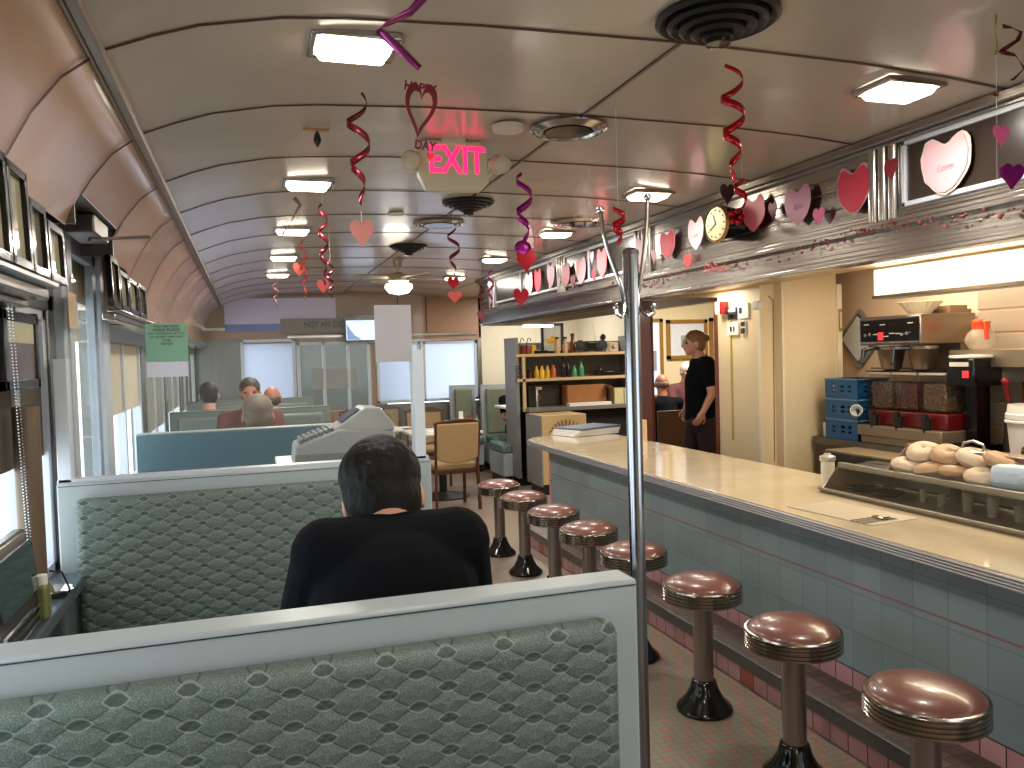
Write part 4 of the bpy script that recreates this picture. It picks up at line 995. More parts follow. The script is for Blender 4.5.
for q, (x_, y_, f_, l_) in enumerate(((at(664, 380, 1, 8.0).x, 8.0, 1, 'dark side room chair under the person in the dark jacket'), (at(683, 382, 1, 8.9).x, 8.9, -1, 'dark side room chair under the white haired person'))):
    r = thing('side_room_chair', l_, 'chair', (x_, y_, 0))
    B().box(x_-.22, y_-.2, .40, x_+.22, y_+.22, .44).obj('seat', wood_b, r, bevel=.01)
    B().box(x_-.22, y_-f_*.24-.015, .45, x_+.22, y_-f_*.24+.015, .95).obj('backrest', wood_b, r, bevel=.006)
    for sx in (-.2, .2):
        for sy in (-.18, .19): B().cone((x_+sx, y_+sy, 0), (x_+sx, y_+sy, .40), .014, .018, 10).obj('leg', wood_b, r)
# person in the far right booth, arm and pale sleeve at the end of the shelf
xb, yb = at(516, 420, 1, 10.15).x, 10.15
figure('person half hidden behind the left end of the shelf unit, in dark clothes', seated(xb+.14, yb+.40, -1, 1.20, seat=.49), skin, cloth_k, cloth_b, hair_g, 'short', vox=.013)

# ================================================================ dining chairs and tables
def chair(loc, rz, label):
    "origin on the floor, backrest towards -Y"
    r = thing('dining_chair', label, 'chair', loc, 'wooden dining chairs with tan pads', rz)
    for s in (-1, 1):
        B().bar((s*.235, -.225, 0), (s*.225, -.20, .46), .028, .034).bar((s*.225, -.20, .45), (s*.235, -.264, .93), .026, .034).obj('back_post', wood_b, r, world=False, bevel=.005)
        B().bar((s*.215, .22, 0), (s*.215, .21, .42), .03, .03).obj('front_leg', wood_b, r, world=False, bevel=.005)
    b = B(); b.prism([(-.25, 0), (-.15, .022), (0, .03), (.15, .022), (.25, 0), (.25, -.03), (-.25, -.03)], (0, -.249, .93), (1, 0, 0), (0, -.13, .99), .028); b.obj('top_rail', wood_b, r, world=False, bevel=.006)
    b = B(); b.prism([(-.225, .39), (.225, .39), (.222, .02), (.12, -.02), (0, -.035), (-.12, -.02), (-.222, .02)], (0, -.208, .53), (1, 0, 0), (0, -.12, .99), .035); b.obj('back_pad', tan_f, r, world=False, bevel=.014, seg=3)
    B().box(-.225, -.19, .42, .225, .235, .49).obj('seat', tan_f, r, world=False, bevel=.028, seg=4)
    b = B(); b.box(-.228, -.2, .385, .228, -.175, .425); b.box(-.228, .2, .385, .228, .23, .425)
    for s in (-1, 1): b.box(s*.215-.013, -.2, .385, s*.215+.013, .22, .425)
    b.obj('seat_rail', wood_b, r, world=False, bevel=.004)
    return r
c0 = chair((1.99, 8.34, 0), R(4), 'tan dining chair with its back to the camera, nearest of the dining chairs')
for x_, y_, rz_, l_ in ((2.1, 9.95, PI, 'tan dining chair across the table from the nearest one'), (1.36, 9.0, R(-85), 'tan dining chair sideways on behind the white post'),
                        (1.32, 10.35, R(178), 'far tan dining chair left of the white post'), (1.25, 8.75, R(0), 'tan dining chair with its back to the camera behind the cash register') if False else (1.72, 10.9, R(180), 'farthest tan dining chair under the end window')):
    dup(c0, (x_, y_, 0), l_, rz_)
def dtable(x, y, w, d, label):
    r = thing('dining_table', label, 'table', (x, y, 0), 'dining tables with black pedestals')
    B().box(x-w/2, y-d/2, .73, x+w/2, y+d/2, .76).obj('tabletop', M('white tabletop', (214, 208, 196), .3), r, bevel=.008)
    B().cone((x, y, .03), (x, y, .73), .045, .045, 20).obj('pedestal', black, r); B().lathe([(.30, 0), (.30, .012), (.22, .03), (.06, .055), (.045, .06)], (x, y, 0)).obj('base', black, r, ang=50)
dtable(2.06, 9.05, .8, .7, 'dining table beyond the nearest tan chair'); dtable(1.35, 9.75, .7, .6, 'farther dining table left of the white post')
def bottle(b, p, r, h, neck=.35):
    b.lathe([(r*.9, 0), (r, .006), (r, h*.55), (r*.75, h*.66), (r*neck, h*.76), (r*neck, h)], p, 14)
def thing1(name, label, cat, b, mat, group=None, **k): return tag(b.obj(name, mat, **k), label, cat, group)
for px, py, r_, h_, m_, l_, c_ in ((461, 416, .035, .20, plast_w, 'white sugar shaker on the dining table', 'shaker'), (469, 418, .026, .16, M('ketchup red', (150, 40, 30), .3), 'red squeeze bottle on the dining table', 'bottle'), (477, 419, .024, .15, steel, 'small steel-topped shaker on the dining table', 'shaker')):
    p = at(px, py+5, 2, .76); p = V(p.x, 9.1, .76); p.x = at(px, py, 1, 9.1).x; b = B(); bottle(b, p, r_, h_, .7); thing1('condiment', l_, c_, b, m_, 'condiments on the dining table')
for px, y_ in ((437, 8.95), (400, 9.65)):
    p = at(px, 415, 1, y_); thing1('menu_card', 'white menu card lying on the %s dining table' % ('nearer' if px > 420 else 'farther'), 'menu', B().obox((p.x, y_, .764), (.25, .18, .006), .2), paper)

# ================================================================ ceiling fan, TV, signs at the far end
fx, fy = 1.33, 7.4
r = thing('ceiling_fan', 'ceiling fan with glowing white glass bowl before the end wall', 'ceiling fan', (fx, fy, 2.49))
B().cone((fx, fy, 2.49), (fx, fy, 2.42), .05, .03).cone((fx, fy, 2.42), (fx, fy, 2.36), .015, .015).lathe([(.03, .08), (.09, .06), (.10, .0), (.06, -.02)], (fx, fy, 2.30), 24).obj('motor', M('brass fan metal', (170, 156, 124), .3, .7), r)
B().lathe([(.04, .03), (.12, .0), (.125, -.03), (.09, -.075), (0, -.095)], (fx, fy, 2.27), 28).obj('light_bowl', M('lit bowl glass', (255, 246, 226), .4, emit=7), r, ang=60)
for k in range(4):
    a = R(18+90*k); d = V(math.cos(a), math.sin(a), 0); s_ = V(-d.y, d.x, 0)
    b = B(); b.prism([(.09, -.02), (.16, -.055), (.46, -.06), (.48, 0), (.46, .06), (.16, .055), (.09, .02)], (fx, fy, 2.325), d, s_ + V(0, 0, .12), .006); b.obj('blade', M('fan blade', (150, 138, 118), .35), r)
r = thing('television', 'small television with bright screen under the steel rail on the end wall', 'television', (1.46, 11.1, 1.83))
B().box(1.24, 11.07, 1.83, 1.69, 11.12, 2.19).obj('casing', blackgl, r, bevel=.004); B().box(1.26, 11.065, 1.855, 1.67, 11.071, 2.12).obj('screen', M('lit screen', (196, 214, 240), .3, emit=1.1), r)
B().prism([(0, 0), (.2, .0), (.1, .06), (.03, .16), (0, .22)], (1.27, 11.064, 1.86), (1, 0, 0), (0, 0, 1), -.003).obj('screen_picture', M('lit blue patch', (120, 150, 196), .3, emit=.6), r); B().box(1.36, 11.12, 1.95, 1.5, 11.29, 2.05).obj('bracket', black, r)
r = thing('not_an_exit_sign', 'brown sign reading NOT AN EXIT over the glazed end door', 'sign', (.95, 11.2, 1.98))
B().box(.42, 11.20, 1.97, 1.30, 11.27, 2.16).obj('board', M('brown sign board', (120, 100, 84), .4), r, bevel=.003)
text('lettering', 'NOT AN EXIT', .115, (1.0, 11.194, 2.075), (1, 0, 0), (0, 0, 1), black, r, font_x=.78, bold=.03)
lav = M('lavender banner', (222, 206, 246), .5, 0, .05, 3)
r = thing('sheen', 'lavender banner of sky light in the glass, a sheet across the top of the end wall on the left', 'sheen', (.5, 11.25, 2.1))  # stands in for sky light mirrored in the glass, put into sheet colour
B().box(-.28, 11.24, 2.1, 1.15, 11.25, 2.44).obj('upper_sheet', lav, r); B().box(-.28, 11.24, 2.0, .60, 11.247, 2.1).obj('lower_sheet', M('periwinkle sheen', (112, 122, 188), .5), r)

# ================================================================ shelf unit by the far wall
YS = 9.3
r = thing('shelf_unit', 'grey and oak shelf unit holding bottles and a boombox', 'shelf unit', (3.85, 9.45, 0))
gp = M('grey side panel', (118, 116, 114), .5, 0, .05, 8)
B().box(3.05, YS-.02, .1, 3.09, YS+.42, 1.80).obj('side_panel', gp, r); B().box(3.09, YS+.40, .1, 4.66, YS+.42, 1.74).obj('back_panel', gp, r); B().box(4.62, YS, .1, 4.66, YS+.42, 1.80).obj('side_panel', gp, r)
for z in (1.60, 1.30): B().box(3.06, YS-.03, z-.035, 4.66, YS+.4, z).obj('shelf', wood_l, r, bevel=.003)
B().box(3.135, YS-.03, .9, 3.17, YS+.01, 1.57).obj('upright', wood_l, r)
B().box(3.16, YS-.16, .90, 4.66, YS+.4, .95).obj('worktop', M('grey worktop', (120, 112, 104), .3), r, bevel=.004)
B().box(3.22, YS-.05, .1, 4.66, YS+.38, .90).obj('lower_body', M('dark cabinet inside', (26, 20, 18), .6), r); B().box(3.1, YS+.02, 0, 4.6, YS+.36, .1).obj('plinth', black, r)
text('lettering', 'HOST', .13, (3.048, YS+.0, 1.42), (0, 0, -1), (1, 0, 0), ink, r) if False else text('lettering', 'ISXKL', .10, (3.075, YS-.0225, 1.36), (0, 0, -1), (1, 0, 0), ink, r, font_x=.8)
r = thing('host_cabinet', 'oak cabinet with sunburst slats at the end of the lunch counter', 'cabinet', (3.36, 8.75, 0))
X0, Y0_ = 3.10, 8.55
B().box(X0-.02, Y0_, .1, X0, Y0_+.5, .90).obj('grey_side', gp, r)
B().box(X0, Y0_, .12, X0+.54, Y0_+.5, .90).obj('body', wood_l, r, bevel=.004)
b = B()
for k in range(11):
    a = R(20+14*k); b.bar((X0+.29+.07*math.cos(a), Y0_-.004, .66+.02*math.sin(a)), (X0+.29+.21*math.cos(a), Y0_-.004, .66+.19*math.sin(a)), .012, .008, (0, 1, 0))
b.obj('sunburst_slats', M('slat shadow wood', (120, 84, 48), .5), r)
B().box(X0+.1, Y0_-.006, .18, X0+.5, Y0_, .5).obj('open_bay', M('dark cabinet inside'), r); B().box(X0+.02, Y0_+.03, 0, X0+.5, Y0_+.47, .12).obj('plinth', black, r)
# things on the shelves
def bot(px, zb, r_, h_, mat, label, cat='bottle', group=None, y=YS+.12, capm=None, neck=.35):
    x_ = at(px, 360, 1, y).x; R0 = thing('bottle' if cat == 'bottle' else cat.replace(' ', '_'), label, cat, (x_, y, zb), group)
    b = B(); bottle(b, V(x_, y, zb), r_, h_*.9, neck); b.obj('glass_body' if cat == 'bottle' else 'vessel', mat, R0)
    B().lathe([(r_*neck*1.2, h_*.88), (r_*neck*1.2, h_), (0, h_)], V(x_, y, zb), 12).obj('cap', capm or black, R0); return R0
yel = M('mustard yellow', (216, 168, 30), .35); amb = M('amber glass', (120, 52, 20), .2); grn = M('green glass', (70, 150, 104), .2)
for px, m_, l_ in ((536, yel, 'leftmost mustard bottle on the lower shelf'), (541.5, M('bright mustard', (228, 190, 60), .35), 'second mustard bottle on the lower shelf'), (547, yel, 'rightmost mustard bottle on the lower shelf')):
    bot(px, 1.30, .032, .17, m_, l_, group='mustard bottles', neck=.5)
bot(553, 1.30, .034, .18, M('orange sauce', (196, 96, 40), .3), 'orange sauce bottle right of the mustard bottles', neck=.5)
bot(563, 1.30, .03, .25, M('dark glass', (24, 20, 18), .15), 'left one of two dark bottles on the lower shelf', group='dark bottles'); bot(568, 1.30, .028, .22, M('dark glass'), 'right one of two dark bottles on the lower shelf', group='dark bottles')
bot(574, 1.30, .034, .16, grn, 'green bottle at left of the spray bottle', neck=.5); bot(581, 1.30, .034, .22, grn, 'green spray bottle with red top', neck=.4, capm=red_pl)
bot(529, 1.30, .035, .10, M('brown jar', (90, 60, 36), .3), 'small brown jar at the left end of the lower shelf', 'jar', neck=.9)
bot(600, 1.30, .04, .12, M('pewter'), 'grey metal pitcher on the lower shelf', 'pitcher', neck=.6)
thing1('serving_pan', 'flat black pan at the right of the lower shelf', 'pan', B().box(4.22, YS+.05, 1.30, 4.5, YS+.3, 1.36).bar((4.22, YS+.15, 1.34), (4.08, YS+.12, 1.32), .03, .015), blackgl, bevel=.01)
for k, (px, m_, l_) in enumerate(((522.5, red_pl, 'small red tin at the left end of the top shelf'), (528, M('rust tin', (130, 70, 60), .4), 'rust coloured tin on the top shelf'), (533.5, yel, 'small yellow tin on the top shelf'))):
    x_ = at(px, 345, 1, YS+.1).x; b = B(); b.lathe([(.032, 0), (.032, .10), (.028, .105), (0, .106)], (x_, YS+.1, 1.60), 14); thing1('tin', l_, 'tin', b, m_, 'tins on the top shelf')
thing1('flat_tray', 'flat black tray between the tins and the brown jars', 'tray', B().box(3.32, YS+.05, 1.60, 3.50, YS+.3, 1.64), blackgl, bevel=.006)
for px, m_, l_, h_ in ((557.5, M('cream face jar', (196, 160, 116), .4), 'left cream jar on the top shelf', .2), (565.5, M('cream face jar'), 'right cream jar on the top shelf', .2), (573, amb, 'amber bottle on the top shelf', .24)):
    bot(px, 1.60, .035, h_, m_, l_, 'bottle' if 'amber' in l_ else 'jar', neck=.6)
r = thing('boombox', 'black boombox with two round speakers on the top shelf', 'boombox', (4.1, YS+.15, 1.60))
B().box(3.92, YS+.06, 1.615, 4.24, YS+.22, 1.74).obj('body', blackgl, r, bevel=.02)
for x_ in (3.93, 4.23): spk = B().lathe([(.075, -.02), (.075, .01), (.066, .02), (.06, .008), (.02, .002), (0, .01)], (x_, YS+.07, 1.68), 24, (0, -1, 0)).obj('speaker', M('silver black ring', (110, 112, 116), .3, .6), r); B().lathe([(.055, .0), (.055, .012), (0, .014)], (x_, YS+.066, 1.68), 20, (0, -1, 0)).obj('speaker_cone', black, [k for k in r.children if k.name.startswith('speaker')][-1] if False else spk)
B().cone((4.2, YS+.2, 1.74), (4.16, YS+.2, 1.98), .003, .002, 6).obj('aerial', chrome, r)
thing1('small_camera_box', 'small beige box with lens at the right end of the top shelf', 'box', B().box(4.34, YS+.08, 1.60, 4.46, YS+.2, 1.72).cone((4.40, YS+.08, 1.67), (4.40, YS+.05, 1.67), .025, .025), M('beige plastic', (176, 160, 136), .5), bevel=.006)
for k, x_ in enumerate((4.42, )): thing1('black_knob_lamp', 'small black lamp behind the beige box on the top shelf', 'lamp', B().cone((4.36, YS+.28, 1.60), (4.34, YS+.28, 1.76), .01, .01).sph((4.34, YS+.28, 1.79), .04), blackgl)
r = thing('framed_picture', 'black framed picture with yellow fruit standing on the top shelf', 'picture', (3.66, YS+.34, 1.60))
b = B(); b.box(3.52, YS+.33, 1.60, 3.55, YS+.36, 1.98); b.box(3.79, YS+.33, 1.60, 3.82, YS+.36, 1.98); b.box(3.52, YS+.33, 1.95, 3.82, YS+.36, 1.98); b.box(3.52, YS+.33, 1.60, 3.82, YS+.36, 1.63); b.obj('frame', black, r)
B().box(3.54, YS+.345, 1.62, 3.80, YS+.35, 1.96).obj('picture_sheet', M('pale picture', (206, 206, 196), .5), r); b = B()
for dx, dz in ((0, 0), (.05, .01), (-.05, .0), (.02, .04)): b.sph((3.67+dx, YS+.343, 1.76+dz), (.04, .003, .035), 10)
b.obj('painted_fruit', yel, r)
for k, x_ in enumerate((3.22, 3.31)):
    pts = [(x_, YS+.3, 1.60), (x_, YS+.3, 1.74), (x_+.02, YS+.3, 1.80), (x_+.05, YS+.3, 1.79), (x_+.05, YS+.3, 1.76)]
    thing1('bottle_opener', '%s wire stand with hooked top above the tins' % ('left' if k == 0 else 'right'), 'stand', B().tube([(V(*p)) for p in pts], .006, 8).box(x_-.03, YS+.28, 1.60, x_+.03, YS+.32, 1.607), M('pewter'), 'wire stands above the tins')
r = thing('cardboard_box', 'large brown cardboard box on the worktop of the shelf unit', 'box', (3.95, YS+.1, .95)); B().box(3.70, YS-.04, .95, 4.22, YS+.3, 1.20).obj('carton', card_b, r, bevel=.004); B().bar((4.2, YS-.04, 1.19), (4.27, YS-.04, 1.14), .3, .006, (0, 0, 1)).obj('flap', card_b, r)
thing1('paper_stack', 'pile of white paper before the cardboard box', 'papers', B().box(3.68, YS-.15, .95, 4.24, YS-.05, .985), paper)
r = thing('beer_tap', 'chrome tap column at the left of the worktop', 'tap', (3.32, YS+.0, .95)); B().cone((3.32, YS, .95), (3.32, YS, 1.18), .018, .014).bar((3.30, YS, 1.18), (3.38, YS, 1.18), .03, .035).obj('column', chrome, r); B().tube([(3.33, YS, 1.10), (3.33, YS-.06, 1.10), (3.33, YS-.07, 1.05)], .008).obj('spout', chrome, r)
thing1('black_bin', 'dark square bin behind the chrome tap', 'bin', B().box(3.24, YS+.10, .95, 3.66, YS+.3, 1.22), M('dark olive plastic', (44, 38, 28), .4), bevel=.01)
r = thing('carton', 'pale carton right of the brown cardboard box', 'carton', (4.46, YS+.05, .95)); B().box(4.34, YS-.03, .95, 4.62, YS+.15, 1.14).obj('box', M('pale yellow card', (206, 192, 140), .6), r); B().box(4.465, YS-.032, .95, 4.475, YS-.03, 1.14).obj('seam', wood_b, r)
# soffit light strip glow lamp above the shelf
thing1('under_light', 'small lit tube under the far end of the soffit', 'lamp', B().box(3.0, 8.75, 1.905, 3.35, 8.83, 1.93), M('far tube', (255, 240, 215), .4, emit=5), bevel=.006)

# ================================================================ things on the lunch counter
zt = .865
def onc(px, py, z=zt): return at(px, py, 2, z)
p = onc(585, 434)
r = thing('menu_stack', 'stack of menus with blue cover at the far end of the lunch counter', 'menus', (p.x, p.y, zt))
for k in range(4): B().obox((p.x+.01*k, p.y, zt+.011+k*.018), (.50, .34, .015), .25+.05*k).obj('menu', paper if k < 3 else M('blue green cover', (90, 104, 120), .5, 0, .4, 30), r)
p = onc(640, 440)
thing1('card_holder', 'small cream card holder beside the coat pole on the lunch counter', 'card holder', B().box(p.x-.04, p.y-.09, zt, p.x+.02, p.y-.03, zt+.17), M('cream card', (216, 186, 150), .6))
p = onc(632, 437); thing1('white_cup', 'small white cup just left of the coat pole', 'cup', B().lathe([(.03, 0), (.038, .08), (.034, .08), (.028, .01), (0, .008)], (p.x-.03, p.y-.2, zt), 16), plast_w)
p = at(828, 487, 2, zt)
r = thing('sugar_pourer', 'white sugar canister with lid beside the display case', 'canister', p)
B().lathe([(.030, 0), (.034, .004), (.034, .135), (.03, .14)], p, 20).obj('jar', M('sugar glass', (214, 208, 188), .25), r); B().lathe([(.038, .138), (.04, .142), (.04, .16), (.02, .168), (.018, .176), (0, .178)], p, 20).obj('lid', M('tin lid', (196, 190, 172), .3, .5), r)
p2 = p + V(.045, -.07, 0)
for k, (m_, l_, dx) in enumerate(((M('blue packet', (100, 130, 180), .5), 'blue sugar packets beside the white canister', 0), (M('pink packet', (200, 90, 100), .5), 'pink sugar packets beside the blue ones', .035))):
    thing1('sugar_packets', l_, 'sugar packets', B().box(p2.x+dx, p2.y-.02, zt, p2.x+dx+.03, p2.y+.03, zt+.055), m_, 'sugar packets by the canister')
# placemat and cutlery
A_, B_, C_ = at(787, 507, 2, zt), at(872, 526, 2, zt), at(935, 519, 2, zt)
ux = (B_-A_); uy = V(-ux.y, ux.x, 0).normalized()*-.27
if uy.x < 0: uy = -uy
r = thing('placemat', 'pale placemat on the counter in front of the display case', 'placemat', A_)
b = B(); P4 = [A_, B_, B_+uy, A_+uy]; b.prism([(q.x, q.y) for q in P4], (0, 0, zt+.001), (1, 0, 0), (0, 1, 0), .002); b.obj('mat', M('cream placemat', (180, 164, 140), .6, 0, .08, 40), r)
q0 = at(856, 522, 2, zt+.006); q1 = at(905, 515, 2, zt+.006)
dq = (q1-q0); nq = V(-dq.y, dq.x, 0).normalized()
for nm, k, l_ in (('fork', -.03, 'steel fork on the placemat'), ('table_knife', .0, 'steel table knife on the placemat'), ('spoon', .03, 'steel spoon on the placemat')):
    s_, e_ = q0+nq*k, q1+nq*k; e_ = s_ + (e_-s_).normalized()*.19; b = B().bar(s_, s_.lerp(e_, .6), .010, .004)
    if nm == 'fork':
        b.bar(s_.lerp(e_, .6), s_.lerp(e_, .75), .022, .003)
        for t in (-.009, -.003, .003, .009): b.bar(s_.lerp(e_, .75)+nq*t, e_+nq*t, .0025, .002)
    elif nm == 'spoon': b.sph(s_.lerp(e_, .8), (.02, .03, .005), 12); b.bar(s_.lerp(e_, .6), s_.lerp(e_, .75), .01, .004)
    else: b.bar(s_.lerp(e_, .6), e_, .016, .002)
    thing1(nm, l_, nm.replace('table_', ''), b, chrome)
# display case
xf, xb2 = 2.72, 3.05; y0_, y1_ = 1.6, 4.0
r = thing('display_case', 'long low glass display case of bagels on the lunch counter', 'display case', ((xf+xb2)/2, 2.8, zt))
yl = 3.39
dk = M('case steel', (120, 108, 92), .3, .7, .08, 6)
zs = .995
B().box(2.70, y0_, zt, 3.06, yl, zt+.012).obj('base', dk, r, bevel=.003)
B().box(2.98, y0_, zs, 3.06, yl, zs+.004).box(2.81, y0_, zs-.012, 3.05, yl-.008, zs).obj('shelf', steel_d, r)
B().bar((2.82, y0_, zs), (2.82, yl-.01, zs), .025, .028).bar((2.70, y0_, zt+.02), (2.70, yl, zt+.02), .014, .012).bar((3.04, y0_, zs-.05), (3.04, yl, zs-.05), .02, .10).obj('rails', M('case rail', (150, 142, 124), .35, .6), r, bevel=.002)
B().prism([(2.705, zt+.012), (3.05, zt+.012), (3.05, zs), (2.81, zs)], (0, yl-.008, 0), (1, 0, 0), (0, 0, 1), .006).obj('end_panel', M('amber end glass', (120, 98, 66), .15), r)
B().prism([(2.705, zt+.025), (2.712, zt+.025), (2.817, zs), (2.81, zs)], (0, yl-.01, 0), (1, 0, 0), (0, 0, 1), yl-y0_-.01).obj('front_glass', glass2, r)
B().prism([(2.835, zs+.01), (2.84, zs+.01), (2.985, 1.115), (2.98, 1.118)], (0, 3.10, 0), (1, 0, 0), (0, 0, 1), 3.10-y0_).obj('upper_glass', glass, r)
B().box(2.97, y0_, 1.112, 3.06, 3.10, 1.12).obj('top_plate', M('case top', (190, 176, 150), .2, .5), r, bevel=.002)
B().prism([(2.84, zs), (3.05, zs), (3.05, 1.115), (2.98, 1.115)], (0, 3.10, 0), (1, 0, 0), (0, 0, 1), .006).obj('upper_end_panel', M('pinkish end glass', (170, 104, 84), .2), r)
for yy in (1.9, 2.35, 2.8, 3.2): B().box(2.95, yy, zt+.012, 2.99, yy+.03, zs-.012).obj('divider', dk, r)
bag = newmat('bagel crust', .6); x = NX(bag); x.coords(); n = x.noise(14, 4); n2 = x.noise(70, 2)
x.base(x.mix(n, lin((150, 104, 66)), lin((206, 178, 142)))); x.bump(n2, .5, .006)
bag2 = newmat('floured bagel crust', .7); x = NX(bag2); x.coords(); n = x.noise(16, 4); x.base(x.mix(n, lin((184, 154, 122)), lin((218, 202, 180)))); x.bump(x.noise(60, 2), .5, .006)
def bagel(loc, mat, label, rx, ry, rz, s=1):
    m = Matrix.Rotation(rz, 3, 'Z') @ Matrix.Rotation(rx, 3, 'X'); b = B(); n, k = 24, 12
    rows = []
    for i in range(n):
        a = 2*PI*i/n; c_ = V(math.cos(a), math.sin(a), 0)
        wob = 1+.06*math.sin(3*a+rz*5)
        rows.append(b.vs([V(*loc) + m @ (c_*(.028*wob+.034*math.cos(2*PI*q/k)) + V(0, 0, .025*math.sin(2*PI*q/k)))*s for q in range(k)]))
    for i in range(n):
        for q in range(k): b.face([rows[i][q], rows[(i+1) % n][q], rows[(i+1) % n][(q+1) % k], rows[i][(q+1) % k]])
    return thing1('bagel', label, 'bagel', b, mat, 'bagels in the display case')
random.seed(11)
names = ['first', 'second', 'third', 'fourth', 'fifth', 'sixth', 'seventh', 'eighth']
for k in range(4):
    y_ = 3.02 - k*.135
    bagel((2.905, y_, zs+.034), bag if k % 3 else bag2, '%s bagel from the left in the lower row of the display case' % names[k], R(12*(-1)**k), 0, k*.9, 1.22)
for k in range(4):
    y_ = 2.99 - k*.14
    bagel((2.965, y_, zs+.096), bag2 if k % 2 == 0 else bag, '%s bagel from the left in the upper row of the display case' % names[k], R(24), 0, R(-60)+k*.5, 1.25)
thing1('wax_paper', 'crumpled blue white wax paper at the right of the bagels', 'paper', B().obox((2.92, at(1012, 480, 0, 2.92).y, zs+.05), (.09, .15, .10), .3), M('wax paper', (190, 204, 214), .35, 0, .1, 20, bump=.8), bevel=.03)
p = V(3.0, 2.75, 1.12); thing1('steel_handle_lid', 'steel lid with loop handle on top of the display case', 'lid', B().tube([p+V(0, -.06, .0), p+V(0, -.05, .03), p+V(0, 0, .042), p+V(0, .05, .03), p+V(0, .06, 0)], .006).lathe([(.07, 0), (.06, .006), (0, .008)], p, 20), steel)
for k, (y_, r_, h_) in enumerate(((2.66, .024, .085), (2.54, .024, .085), (2.42, .02, .07), (2.30, .024, .085), (2.18, .024, .085), (2.90, .016, .06), (2.80, .018, .05))):
    thing1('glass_tumbler', '%s tumbler from the left in the lower part of the display case' % ('third', 'fourth', 'fifth', 'sixth', 'rightmost', 'small leftmost', 'second short')[k], 'tumbler', B().lathe([(r_*.8, 0), (r_, h_), (r_*.9, h_), (r_*.7, .006), (0, .006)], (2.87, y_, zt+.013), 16), M('tumbler glass', (170, 160, 140), .15, 0, .05, 9, alpha=.5), 'tumblers in the lower case')
for k, y_ in enumerate((3.25, 3.08)): thing1('pie_tin', '%s shallow tin plate in the lower display case' % ('left' if k == 0 else 'right'), 'tin plate', B().lathe([(.05, 0), (.075, .02), (.07, .02), (.048, .004), (0, .004)], (2.86, y_+.02, zt+.013), 20), steel, 'tin plates in the lower case')
# things behind the case
# ================================================================ back bar
zb = .95
r = thing('back_counter', 'dark metal back counter along the kitchen wall', 'counter', (4.08, 2.0, 0))
B().box(3.86, YB, .12, 4.28, 4.88, .90).obj('body', M('dark back counter', (92, 82, 70), .35, .5, .1, 5), r); B().box(3.84, YB, .90, 4.28, 4.89, zb).obj('top', steel_d, r, bevel=.004); B().box(3.9, YB, 0, 4.28, 4.86, .12).obj('plinth', black, r)
for y_ in (4.45, 3.5): B().box(3.852, y_-.25, .35, 3.86, y_+.3, .80).obj('dark_opening', black, r)
r = thing('knife_drawer', 'metal drawer box with pale top sticking out of the back counter', 'drawer box', (3.72, 4.1, .72))
B().box(3.62, 3.75, .72, 3.85, 4.50, .90).obj('box', steel_d, r, bevel=.004); B().box(3.60, 3.72, .90, 3.84, 4.45, .915).obj('cutting_board', M('worn board', (150, 130, 100), .5), r, bevel=.003); B().sph((3.61, 4.05, .85), .018, 10).obj('knob', black, r)
crate0 = None
def crate(z, label):
    global crate0
    if crate0: return dup(crate0, (4.0, 4.62, z), label)
    r = thing('milk_crate', label, 'crate', (4.0, 4.62, z), 'blue milk crates'); b = B(); h = .138
    x0, x1, y0, y1 = -.13, .13, -.16, .16
    for zz, hh in ((0, .02), (.06, .014), (h-.022, .018)):
        b.box(x0, y0, zz, x1, y0+.008, zz+hh); b.box(x0, y1-.008, zz, x1, y1, zz+hh); b.box(x0, y0, zz, x0+.008, y1, zz+hh); b.box(x1-.008, y0, zz, x1, y1, zz+hh)
    for t, w_ in ((y0, .06), (y0+.095, .03), (y0+.165, .055), (y1-.07, .07)):
        for xx in (x0, x1-.008): b.box(xx, t, 0, xx+.008, t+w_, h-.006)
    for t, w_ in ((x0, .05), (x0+.08, .03), (x1-.125, .03), (x1-.06, .06)):
        for yy in (y0, y1-.008): b.box(t, yy, 0, t+w_, yy+.008, h-.006)
    for xx in (x0, x1-.008): b.box(xx, y0, 0, xx+.008, y1, .045); b.box(xx, y0, h-.045, xx+.008, y1, h-.006)
    for yy in (y0, y1-.008): b.box(x0, yy, 0, x1, yy+.008, .045); b.box(x0, yy, h-.045, x1, yy+.008, h-.006)
    b.box(x0, y0, 0, x1, y1, .006); b.obj('crate_body', blue_pl, r, world=False)
    b = B()
    for yy in (y0, y1): b.box(x0-.006, yy-.006, h-.008, x1+.006, yy+.006, h)
    for xx in (x0, x1): b.box(xx-.006, y0-.006, h-.008, xx+.006, y1+.006, h)
    b.obj('pale_rim', M('pale blue rim', (110, 150, 180), .4), r, world=False)
    crate0 = r; return r
for k, l_ in enumerate(('blue milk crate at the bottom of the stack on the back counter', 'blue milk crate in the middle of the stack', 'topmost blue milk crate of the stack')): crate(zb+.14*k, l_)
thing1('small_white_cup', 'white cup standing left of the blue crates', 'cup', B().lathe([(.03, 0), (.035, .1), (.03, .1), (0, .01)], (3.93, 4.83, zb), 16), plast_w)
